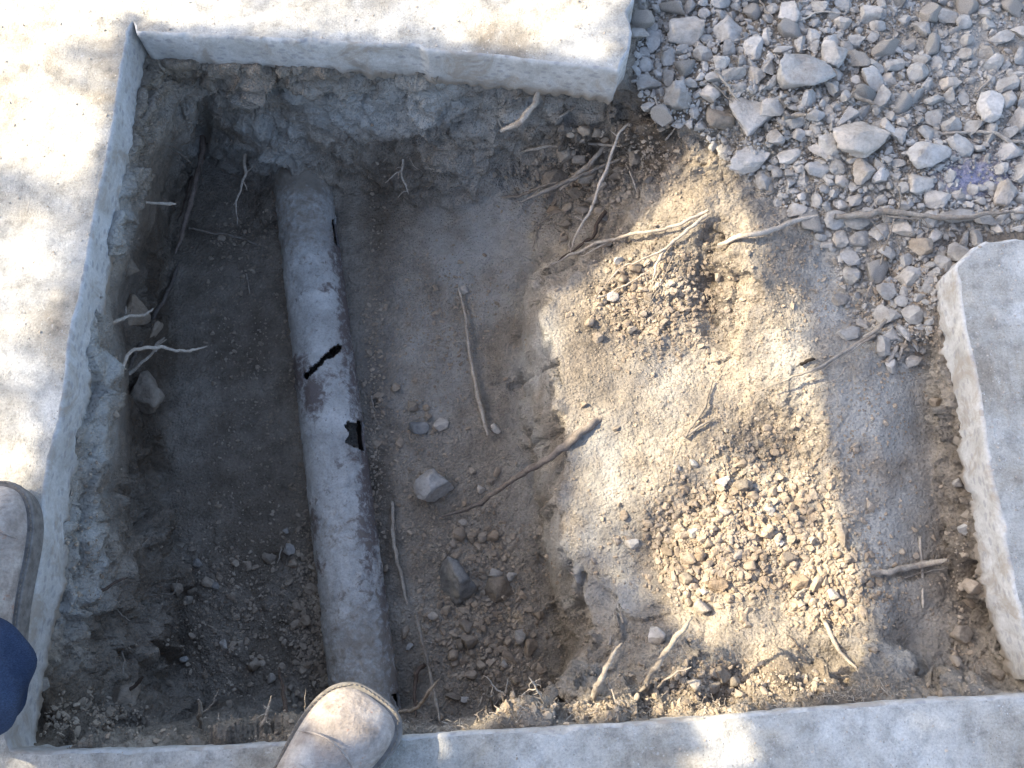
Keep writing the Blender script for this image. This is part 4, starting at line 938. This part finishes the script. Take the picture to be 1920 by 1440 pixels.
root([(226,708,-.2),(247,658,-.22),(300,652,-.25),(338,658,-.26),(362,655,-.27),(388,650,-.28)], 4.4, 3, 'crooked pale root reaching out from the left wall over the floor')
root([(243,702,-.2),(280,665,-.2),(310,632,-.2)], 4, 3.4, 'straight broken root crossing the crooked pale one', branches=[([(290,660,-.2),(312,636,-.195)],2,1.6)])
root([(461,285,-.22),(457,335,-.24),(444,378,-.26),(446,420,-.28)], 4.6, 2.2, 'grey dangling root on the upper wall left of the pipe', branches=[([(457,342,-.24),(466,360,-.25)],1.6,1)], hairs=2)
root([(355,428),(400,437),(450,445),(490,463)], 2.6, 2.2, 'slim grey twig lying on the shaded floor at the upper left', lift=.012, **T)
root([(318,275,-.17),(340,290,-.18),(358,306,-.18)], 2.6, 2, 'short pale rootlet on the upper left wall', wob=.1)
root([(272,380,-.17),(300,383,-.175),(330,383,-.18)], 3, 3.6, 'stubby pale root jutting from the left wall below the corner')
root([(757,292,-.25),(754,325,-.27),(766,362,-.31)], 3.4, 1.4, 'fan shaped tuft of hair roots on the upper wall', branches=[([(755,318,-.27),(735,330,-.28),(722,343,-.29)],1.2,.8),([(770,298,-.25),(778,312,-.26),(792,325,-.28)],1.2,.8)], hairs=6)
root([(1000,182,-.12),(975,182,-.12),(965,186,-.12)], 1.2, .8, 'fine side rootlet at the thick hanging root')
root([(252,920,-.22),(266,965,-.25),(283,1028,-.28)], 2, 1.4, 'thin straight rootlet on the lower left wall', wob=.15)
root([(264,1026,-.27),(272,1018,-.27),(281,1009,-.27)], 2.6, 2.2, 'tiny stub crossing the thin rootlet of the left wall', wob=.05)
root([(275,1118,-.3),(300,1114,-.3),(322,1112,-.3),(333,1088,-.3)], 2, 1.4, 'hooked yellowish rootlet on the lower left wall')
root([(217,1143,-.22),(230,1155,-.22),(244,1169,-.22)], 1.6, 1.2, 'short wiry rootlet low on the left wall')
root([(190,1108,-.18),(212,1094,-.18),(238,1082,-.18)], 4, 2.5, 'dark peeling root embedded in the left wall', ROOTB)
root([(212,1308,-.16),(245,1290,-.17),(267,1270,-.18)], 4.6, 3.4, 'stubby pale root above the wedged tan rock', ROOTB)
root([(228,1212,-.2),(233,1235,-.2),(231,1270,-.2)], 2.6, 2, 'broken twig lodged low in the left wall', **T)
root([(1632,1076),(1680,1068),(1730,1060),(1778,1048)], 6, 9, 'thick dead root poking out of the shaded soil at the right', lift=.008, hairs=3, branches=[([(1690,1082),(1735,1072),(1775,1062)],1.6,1)])
root([(1725,1005),(1728,1060),(1731,1140)], 3.2, 3.6, 'straight dusty stick crossing under the thick dead root', lift=.003, wob=.1, **T)
root([(1545,1164),(1568,1212),(1590,1238),(1612,1262)], 5.4, 2.2, 'tapering pale stick on the lower sunlit slope with a shadow beside it', lift=.004, wob=.25, **T)
root([(1662,680),(1672,665),(1682,648)], 5, 4, 'left of two short split sticks near the right pavement', lift=.003, wob=.1, **T)
root([(1683,675),(1691,655),(1699,638)], 4, 3, 'right of two short split sticks near the right pavement', lift=.003, wob=.1, **T)
root([(1161,1176),(1157,1160),(1152,1143)], 3, 2.5, 'left stub of a pair of little vertical stubs on the ledge', lift=.002, wob=.05, **T)
root([(1169,1168),(1166,1156),(1163,1144)], 2.6, 2, 'right stub of a pair of little vertical stubs on the ledge', lift=.002, wob=.05, **T)
root([(1142,1210),(1144,1197),(1146,1184)], 2.6, 1.6, 'small pale stub below the pair of stubs', lift=.002, wob=.05, **T)
root([(1732,1232),(1742,1255),(1752,1272),(1775,1285)], 1.8, 2.4, 'pale hairy rootlet in the shaded lower right soil', lift=.004, hairs=14)
root([(1778,1215),(1786,1218),(1794,1222)], 2, 1.6, 'tiny white splinter in the shaded lower right', lift=.002, wob=.05, **T)
root([(1500,685),(1515,677),(1528,676)], 3.4, 5, 'dark stub standing in for a small dark hollow at the sunlit edge', m_plain('hollow_dark', (.015, .012, .01), (.05, .04, .03)), lift=.004)  # near-black stub added where a small shaded hollow sits
root([(1247,262),(1256,250),(1264,240)], 2.6, 2, 'short pale twig below the round stone on the brink', lift=.006, **T)
root([(1228,180),(1232,197),(1231,213)], 2.8, 1.8, 'small woody chip on the brown brink', lift=.004, wob=.1, **T)
root([(1490,1122),(1500,1110),(1514,1103)], 4, 3, 'tan wood chip among the sunlit clods', lift=.01, wob=.05, **T)
root([(694,742),(699,760),(706,776)], 2.6, 1.8, 'small forked chip right of the pipe crack', lift=.003, **T)
root([(652,515),(660,525),(668,533)], 1.6, 1.2, 'tiny pale sprig against the right flank of the pipe', lift=.004, **T)
root([(462,513),(465,530),(468,550)], 1.6, 1.2, 'thin pale splinter on the shaded upper floor', lift=.003, wob=.05, **T)
root([(528,1028),(525,1040),(520,1056)], 1.8, 1.2, 'small white rootlet on the floor left of the pipe', lift=.006, **T)
root([(1560,1262),(1590,1270),(1612,1273)], 1.4, 1, 'thin straw at the lower end of the sunlit slope', lift=.004, **T)
root([(1480,1190),(1498,1215),(1515,1245)], 1.2, .8, 'dark hair root on the lower sunlit slope', ROOTB, lift=.002)

# dry fibrous edge of the near soil rim
def fibres():
    Vs, Fs, n = [], [], 0
    for _ in range(900):
        x = r.uniform(720, 1700); yl = np.interp(x, [720, 860, 1000, 1300, 1700], [1362, 1352, 1335, 1325, 1292]) + r.normal(0, 7)
        S_, N_ = surf(x, yl); d = r.normal(size=3); d[2] = abs(d[2]) * .6; d /= np.linalg.norm(d); ln = r.uniform(.004, .016); p = S_.copy(); q = [p]
        for k in range(3): d = d + r.normal(size=3) * .4; d /= np.linalg.norm(d); q.append(q[-1] + d * ln / 3)
        rad = r.uniform(.0003, .0007); Q = np.array(q); a = np.cross(d, [0, 0, 1.0]); a /= np.linalg.norm(a) + 1e-9; b_ = np.cross(a, d)
        V = np.concatenate([Q + a * rad, Q - a * rad * .5 + b_ * rad, Q - a * rad * .5 - b_ * rad]); Vs.append(V)
        for i in range(3):
            for s0, s1 in ((0, 4), (4, 8), (8, 0)): Fs.append((n + s0 + i, n + s0 + i + 1, n + s1 + i + 1, n + s1 + i))
        n += 12
    me = mesh_np('root_fibres', np.concatenate(Vs), np.array(Fs), [ROOT])
    tag(link('root_fibres', me), 'mat of short dry root fibres along the near soil rim', 'fibres', kind='stuff')
fibres()

# ------------------------------------------------------------------ the photographer
def loft(rows, closed=True, cap=True):
    n, m = len(rows), len(rows[0]); V = np.concatenate(rows); Fq = []
    for i in range(n - 1):
        for k in range(m if closed else m - 1):
            k2 = (k + 1) % m; Fq.append((i * m + k, i * m + k2, (i + 1) * m + k2, (i + 1) * m + k))
    T_ = []
    if cap:
        V = np.concatenate([V, [np.mean(rows[0], 0), np.mean(rows[-1], 0)]])
        T_ = [(n * m, (k + 1) % m, k) for k in range(m)] + [(n * m + 1, (n - 1) * m + k, (n - 1) * m + (k + 1) % m) for k in range(m)]
    return V, Fq, T_
def simple(name, V, Fq, T_, mat, parent=None, sub=0):
    me = bpy.data.meshes.new(name); me.from_pydata([tuple(v) for v in V], [], [tuple(f) for f in Fq] + [tuple(t) for t in T_]); me.materials.append(mat)
    me.polygons.foreach_set('use_smooth', np.full(len(me.polygons), True)); o = link(name, me, parent)
    if sub: mo = o.modifiers.new('smooth', 'SUBSURF'); mo.levels = sub; mo.render_levels = sub
    return o
LEN = .305
def outline(grow, side):
    ys = np.array([0, .01, .035, .08, .13, .17, .21, .24, .265, .285, .298, .305]); w = np.array([.010, .026, .036, .036, .034, .039, .048, .0535, .054, .050, .041, .022])
    return ys, w + grow
def boot(tip, heading, side, parent):
    """tip: where the toe ends on the pavement; heading: degrees clockwise from straight ahead; side +1 when the inner edge is on the left"""
    h = math.radians(heading); f = np.array([math.sin(h), math.cos(h), 0]); s_ = np.array([math.cos(h), -math.sin(h), 0]); tip = np.array(tip); org = tip - f * LEN
    def X(x, y, z): return org + f * y + s_ * (x + side * -.012 * math.sin(y / LEN * PI)) + np.array([0, 0, z])
    ys, w = outline(0, side)
    top = np.interp(ys, [0, .035, .08, .12, .15, .18, .21, .24, .265, .285, .305], [.10, .13, .14, .135, .118, .10, .085, .078, .072, .060, .040])
    rows = []
    M = 28
    for y, ww, tp in zip(ys, w, top):
        row = []
        for k in range(M):
            a = 2 * PI * k / M; c, sn = math.cos(a), math.sin(a); e = .72
            xx = ww * math.copysign(abs(c) ** e, c); zz = .028 + (tp - .028) * (math.copysign(abs(sn) ** .75, sn) if sn > 0 else .12 * sn) 
            if sn > 0: xx *= 1 - .18 * sn
            row.append(X(xx, y, zz))
        rows.append(np.array(row))
    V, Fq, T_ = loft(rows); up = simple('boot', V, Fq, T_, LEATHER, parent, 2)
    # shaft
    rows = []
    for z in (.06, .12, .16, .2, .24):
        rows.append(np.array([X(.046 * math.cos(2 * PI * k / 20), .075 + .058 * math.sin(2 * PI * k / 20), z) for k in range(20)]))
    V, Fq, T_ = loft(rows); simple('boot_shaft', V, Fq, T_, LEATHER, up, 1)
    # sole with welt
    ys2 = np.concatenate([[-.006], ys[1:-1], [LEN + .007]]); rows = []
    per = [(w_, y_) for y_, w_ in zip(ys2, w + .0065)] + [(-w_, y_) for y_, w_ in list(zip(ys2, w + .0042))[::-1]]
    for z, g in ((0.0, .96), (.003, 1.0), (.020, 1.0), (.024, 1.015), (.031, 1.015), (.033, 1.0), (.033, .85)):
        rows.append(np.array([X(x * g, .15 + (y - .15) * (g if g > .9 else .93), z) for x, y in per]))
    V, Fq, T_ = loft(rows); simple('sole', V, Fq, T_, SOLE, up, 2)
    # welt stitching
    n = 110; Vs, Fs, c = [], [], 0
    pr = spline([np.array([x, y, 0]) for x, y in per], 6)
    dl = np.r_[0, np.cumsum(np.linalg.norm(np.diff(pr, axis=0), axis=1))]
    for i in range(n):
        t0 = dl[-1] * i / n; t1 = t0 + dl[-1] / n * .62
        q = [np.array([np.interp(t, dl, pr[:, 0]) * .95, .15 + (np.interp(t, dl, pr[:, 1]) - .15) * .975, .0345]) for t in (t0, (t0 + t1) / 2, t1)]
        V, Fq, Tr = tube([X(*p) for p in q], [.0007] * 3, 5, 0, 1); Vs.append(V); Fs += [tuple(x + c for x in ff) for ff in Fq + Tr]; c += len(V)
    simple('welt_stitching', np.concatenate(Vs), Fs, [], STITCH, up)
    # toe cap seam and laces
    yy = .225; row = [X((np.interp(yy + .018 * math.sin(a) ** 2, ys, w) * .93) * math.cos(a), yy + .020 * math.sin(a) ** 2, .028 + .056 * math.sin(a) ** .8) for a in np.linspace(.12, PI - .12, 16)]
    V, Fq, Tr = tube(spline(row, 3), [.0014] * (15 * 3 + 1), 6, .1, 5); simple('toe_seam', V, Fq, Tr, LEATHER, up)
    for kk, (y_, am) in enumerate(((.192, .0016), (.181, .0012), (.203, .001))):
        zt = float(np.interp(y_, [0, .15, .18, .21, .24], [.1, .118, .10, .085, .078]))
        q = spline([X(.034 * c_, y_ + .004 * math.sin(3 * c_ + kk), zt - .001 - .014 * abs(c_) ** 2.5) for c_ in np.linspace(-.9, .9, 9)], 3)
        V, Fq, Tr = tube(q, np.sin(np.linspace(.1, PI - .1, len(q))) * am * 1.6, 6, .2, kk); simple('crease', V, Fq + Tr, [], LEATHER, up)
    Vs, Fs, c = [], [], 0
    for k in range(5):
        y_ = .125 + .017 * k; zt = np.interp(y_, [0, .08, .12, .15, .18, .21], [.1, .14, .135, .118, .10, .085]) + .004
        q = spline([X(-.022, y_, zt - .008), X(-.008, y_ + .004, zt), X(.008, y_ - .003, zt), X(.022, y_, zt - .008)], 4)
        V, Fq, Tr = tube(q, [.0022] * len(q), 6, .1, k); Vs.append(V); Fs += [tuple(x + c for x in ff) for ff in Fq + Tr]; c += len(V)
    simple('lace', np.concatenate(Vs), Fs, [], SOLE, up)
    return X
def skin_body(name, J, E_, Rd, mat, parent=None):
    me = bpy.data.meshes.new(name); me.from_pydata(J, E_, []); me.materials.append(mat); o = link(name, me, parent)
    mo = o.modifiers.new('skin', 'SKIN'); mo.use_smooth_shade = True
    for i, rd in enumerate(Rd): me.skin_vertices[0].data[i].radius = (rd, rd); me.skin_vertices[0].data[i].use_root = (i == 0)
    mo2 = o.modifiers.new('sub', 'SUBSURF'); mo2.levels = 2; mo2.render_levels = 2
    return o
tipR = at(703, 1312, .03); tipR[2] = 0.0; tipL = at(-26, 914, .03); tipL[2] = 0.0
hR, hL = math.radians(34), math.radians(-7)
ankR = tipR - .235 * np.array([math.sin(hR), math.cos(hR), 0]); ankL = tipL - .235 * np.array([math.sin(hL), math.cos(hL), 0])
hip = np.array([-.50, -.46, .90])
hipL, hipR = hip + [-.09, .02, -.04], hip + [.09, -.02, -.04]
kneL = np.array([ankL[0] + .13, ankL[1] - .24, .47]); kneR = np.array([ankR[0] - .03, ankR[1] - .05, .48])
J = [tuple(hip), tuple(hipL), tuple(kneL), tuple(ankL + [0, 0, .12]), tuple(hipR), tuple(kneR), tuple(ankR + [0, 0, .12]),
     (-.49, -.45, 1.05), (-.47, -.42, 1.25), (-.45, -.39, 1.40), (-.45, -.38, 1.48), (-.44, -.34, 1.60), (-.43, -.31, 1.68),
     (-.62, -.38, 1.38), (-.55, -.30, 1.12), (-.30, -.20, 1.12), (-.28, -.40, 1.38), (-.24, -.38, 1.14), (-.10, -.20, 1.12)]
Ed = [(0, 1), (1, 2), (2, 3), (0, 4), (4, 5), (5, 6), (0, 7), (7, 8), (8, 9), (9, 10), (10, 11), (11, 12), (9, 13), (13, 14), (14, 15), (9, 16), (16, 17), (17, 18)]
Rd = [.12, .075, .05, .035, .075, .05, .035, .11, .13, .11, .05, .085, .07, .05, .038, .022, .05, .038, .022]
person = skin_body('person', J, Ed, Rd, SKIN)
tag(person, 'person standing at the near left corner in dusty brown leather boots and blue jeans', 'person')
boot(tipR, 34, 1, person); boot(tipL, -7, -1, person)
def jeans_leg(ank, kne, hp, head):
    f = np.array([math.sin(head), math.cos(head), 0]); a0 = ank + [0, 0, .06]
    C0 = spline([a0 + f * -.002, ank + np.array([.020, -.06, .2]) - f * .01, kne, (kne + hp) / 2, hp], 8); n = len(C0)
    Rr = np.interp(np.linspace(0, 1, n), [0, .1, .25, .5, .75, 1], [.086, .080, .070, .078, .09, .10])
    rows = []
    for i, (c, rr) in enumerate(zip(C0, Rr)):
        T_ = C0[min(i + 1, n - 1)] - C0[max(i - 1, 0)]; T_ /= np.linalg.norm(T_); a = np.cross(T_, [0, 1, 0]); a /= np.linalg.norm(a); b_ = np.cross(a, T_)
        fold = .012 * math.sin(i * 1.9) * (1 if i < 12 else .4)
        rows.append(np.array([c + (a * math.cos(t) + b_ * math.sin(t)) * (rr + fold * math.cos(t * 2 + i) + .004 * math.sin(5 * t + i) + .003 * math.sin(9 * t - i * .7)) for t in np.linspace(0, 2 * PI, 36, endpoint=False)]))
    return rows
Vs, Fs, c = [], [], 0
for ank, kne, hp, hd in ((ankL, kneL, hipL, hL), (ankR, kneR, hipR, hR)):
    V, Fq, T_ = loft(jeans_leg(ank, kne, hp, hd), cap=False); Vs.append(V); Fs += [tuple(x + c for x in q) for q in Fq]; c += len(V)
jn = simple('jeans', np.concatenate(Vs), Fs, [], DENIM, person); sm = jn.modifiers.new('thick', 'SOLIDIFY'); sm.thickness = .002
sb = jn.modifiers.new('smooth', 'SUBSURF'); sb.levels = 1; sb.render_levels = 1
skin_body('jacket', [J[0], J[7], J[8], J[9], J[13], J[14], tuple((np.array(J[14]) + np.array(J[15])) / 2), J[16], J[17], tuple((np.array(J[17]) + np.array(J[18])) / 2)],
          [(0, 1), (1, 2), (2, 3), (3, 4), (4, 5), (5, 6), (3, 7), (7, 8), (8, 9)], [.14, .14, .155, .13, .07, .055, .05, .07, .055, .05], JACKET, person)
skin_body('hair', [(-.445, -.375, 1.63), (-.44, -.36, 1.71), (-.43, -.32, 1.745)], [(0, 1), (1, 2)], [.085, .085, .07], HAIR, person)

# ------------------------------------------------------------------ foliage added out of view at left, gaps shaped to place the dappled light
def lit(px_, py_, P):
    v = np.zeros(len(px_))
    ledge = [(1290,285),(1342,288),(1385,355),(1425,420),(1448,490),(1474,600),(1522,713),(1548,763),(1556,850),(1566,913),(1588,975),(1620,1060),(1643,1150),(1645,1215),(1612,1270),(1500,1310),(1400,1338),(1384,1352),(1386,1400),(1380,1470),(1275,1470),(1268,1362),(1180,1352),(1010,1352),(900,1362),(860,1380),(720,1400),(715,1362),(800,1345),(900,1316),(1080,1302),(1200,1292),(1280,1240),(1300,1200),(1240,1150),(1180,1110),(1090,1075),(1055,1030),(1058,960),(1075,900),(1075,850),(1062,780),(1048,700),(1028,600),(1046,566),(1100,520),(1172,442),(1235,375)]
    v[inpoly(px_, py_, ledge)] = .80
    v = np.maximum(v, blobs(px_, py_, [(1250,735,60,60,.95),(1040,600,24,50,.95),(1060,740,18,60,.95),(1240,560,50,60,.8),(1420,560,50,60,.85),(1480,1130,70,60,.85),(1580,1150,50,70,.85),(1400,1290,80,30,.85),(1150,1320,160,18,.9),(880,1345,160,16,.9),(1540,1000,40,60,.9),(1385,985,110,70,1),(1165,840,60,60,1),(1140,925,50,60,1),(1470,640,45,110,1),(1535,870,26,120,.97),(1325,320,40,45,.95),(1260,430,50,50,.85),(1085,620,40,60,.85),(1330,1110,60,40,1),(1335,1400,60,60,1)]))
    v -= blobs(px_, py_, [(1430,830,60,60,.3),(1335,610,36,80,.4),(1140,1010,60,60,.25),(1190,1060,70,90,.5),(1110,1090,60,80,.7),(1170,1230,90,50,.7),(1330,1215,70,30,.4),(1500,1220,60,30,.2),(1280,900,60,60,.2)])
    slabz = P[:, 2] > -.02
    lf = slabz & (px_ < 262) & (py_ < 1330); tp = slabz & (px_ >= 240) & (px_ < 1230) & (py_ < 140)
    b1 = .33 + blobs(px_, py_, [(50,40,170,110,.6),(70,230,170,90,.6),(150,260,90,60,.6),(30,130,100,80,.5),(20,870,90,80,.5),(40,560,90,90,.2),(90,420,80,40,.15)]) - blobs(px_, py_, [(125,90,45,28,.45),(160,175,60,35,.35),(60,360,120,34,.25),(90,720,80,100,.3),(150,520,40,120,.3),(90,880,30,100,.3),(210,100,40,50,.25)])
    v[lf] = b1[lf]
    b2 = .42 + blobs(px_, py_, [(320,15,90,40,.5),(520,20,90,30,.3),(880,25,60,40,.5),(1040,40,110,70,.6),(1110,110,70,34,.5),(870,70,40,40,.3)]) - blobs(px_, py_, [(420,45,60,30,.2),(720,70,90,50,.22),(950,60,40,50,.15),(1170,30,24,60,.3)])
    v[tp] = b2[tp]
    bl = slabz & (py_ > 1330); v2 = blobs(px_, py_, [(60,1425,70,22,1),(1335,1400,62,70,1),(690,1352,50,30,.9),(8,1050,30,60,.6)])
    v[bl] = np.maximum(v2[bl], .0)
    v[(P[:, 2] < -.16) & (py_ > 1285)] = 0
    oof = slabz & ((px_ < -60) | (py_ < -60)); v[oof] = .5
    return np.clip(v, 0, 1)
def near_edge(P):
    o = np.zeros(len(P), bool)
    for dx, dy in ((.014, 0), (-.004, 0), (0, -.014), (0, .006), (.012, -.012)):
        i = np.clip(((P[:, 0] + dx - hx0) / HG).astype(int), 0, hw - 1); j = np.clip(((P[:, 1] + dy - hy0) / HG).astype(int), 0, hh - 1); o |= HM[j, i] < -.01
    return o
def gobo_tree():
    e1 = np.cross(L, [0, 0, 1.0]); e1 /= np.linalg.norm(e1); e2 = np.cross(e1, L)
    corners = np.array([[x, y, 0] for x in (-1.1, 1.25) for y in (-.45, 1.45)])
    a_, b_ = corners @ e1, corners @ e2; sp = .0095
    A_, B_ = np.meshgrid(np.arange(a_.min(), a_.max(), sp), np.arange(b_.min(), b_.max(), sp)); A_, B_ = A_.ravel(), B_.ravel()
    rr = np.random.default_rng(77); A_ = A_ + rr.uniform(-.5, .5, len(A_)) * sp; B_ = B_ + rr.uniform(-.5, .5, len(B_)) * sp
    O = A_[:, None] * e1 + B_[:, None] * e2
    P = O + L * ((0 - O[:, 2]) / L[2])[:, None]; hit = np.zeros(len(P), bool); H_ = P.copy()
    for k in range(110):
        Q = P + L * (k * .008); i = ((Q[:, 0] - hx0) / HG).astype(int); j = ((Q[:, 1] - hy0) / HG).astype(int)
        ok = (i >= 0) & (i < hw) & (j >= 0) & (j < hh); hgt = np.where(ok, HM[np.clip(j, 0, hh - 1), np.clip(i, 0, hw - 1)], 0)
        nh = ~hit & (Q[:, 2] <= hgt + 1e-4); H_[nh] = Q[nh]; hit |= nh
    p, q = topx(H_); v = lit(p, q, H_); onslab = H_[:, 2] > -.012
    v[onslab & near_edge(H_) & (q < 1300)] = 0
    up_ = P - L * (.055 / -L[2]); bx, by = topx(up_); vb = blobs(bx, by, [(672,1350,48,40,1),(0,1050,30,40,.9)]); v = np.maximum(v, np.clip(vb * 1.3, 0, 1)); onslab = onslab & (vb < .1)
    soft = (onslab & (q < 1300) & (v > .04) & (v < .95)) | (~onslab & (v > .3) & (v < .9) & (q < 1300))
    n1 = fbm(np.c_[A_, B_, np.zeros(len(A_))], 9, 3, .6, 5)
    v = np.where((v > .04) & (v < .97), v + n1 * np.where(onslab, .0, .2) + .04 * soft, v); v = np.clip(v, .02, 1); v[v > .93] = 1
    keep = rr.random(len(A_)) < -np.log(v) / 3.6
    keep &= (H_[:, 0] < 1.2)
    O = O[keep]; soft = soft[keep]; n = len(O); dep = rr.uniform(-.45, .45, n) + fbm(O * 3, 1.2, 2, .5, 9) * .8
    Cc = O + L * ((0 - O[:, 2]) / L[2])[:, None] - L * (2.7 + dep + 2.6 * soft)[:, None]
    nrm = -L + rr.normal(size=(n, 3)) * .42; nrm /= np.linalg.norm(nrm, axis=1, keepdims=True)
    u = np.cross(nrm, rr.normal(size=(n, 3))); u /= np.linalg.norm(u, axis=1, keepdims=True); w = np.cross(nrm, u); ln = rr.uniform(.013, .020, n)[:, None]; wd = ln * .62
    V = np.stack([Cc - u * ln, Cc - u * ln * .2 + w * wd, Cc + u * ln * 1.1, Cc - u * ln * .2 - w * wd], 1).reshape(-1, 3)
    root_o = tag(link('gobo_tree', None, None), 'leafy gobo added outside the frame to the left, gaps shaped to dapple the ground', 'gobo_tree'); 
    base = Cc.mean(0); base_xy = np.array([base[0] + .1, base[1] + 2.3, 0]); root_o.location = Vector(base_xy)
    me = mesh_np('gobo_leaves', V - base_xy, np.arange(4 * n).reshape(n, 4), [GOBO_LEAF], False); link('gobo_leaves', me, root_o)
    Vs, Fs, c = [], [], 0
    tipc = Cc[np.argsort(Cc @ e1)[n // 40]] if (Cc[np.argmin(Cc @ e1)][1] > base[1]) else Cc[np.argsort(-(Cc @ e1))[n // 40]]
    trunk = spline([base_xy, base_xy + [.05, 0, 1.0], base_xy + [.0, -.5, base[2] + .2], tipc + [0, .1, .05], tipc], 6)
    segs = [(trunk, np.interp(np.linspace(0, 1, len(trunk)), [0, .6, 1], [.09, .05, .008]))]
    for k in rr.integers(0, n, 60):
        s_ = trunk[-1 - int(rr.integers(0, 4))]; e = Cc[k]; m_ = (s_ + e) / 2 + rr.normal(size=3) * .06; b3 = spline([s_, m_, e], 5); segs.append((b3, np.linspace(.004, .0015, len(b3))))
    for Pq, Rq in segs:
        V_, Fq, Tr = tube(Pq, Rq, 7, .15, 3); Vs.append(V_); Fs += [tuple(x + c for x in f) for f in Fq + Tr]; c += len(V_)
    simple('trunk', np.concatenate(Vs) - base_xy, Fs, [], BARK, root_o)
    print('leaves', n)
gobo_tree()
print('individual stones', len(STONES), 'roots', RN)
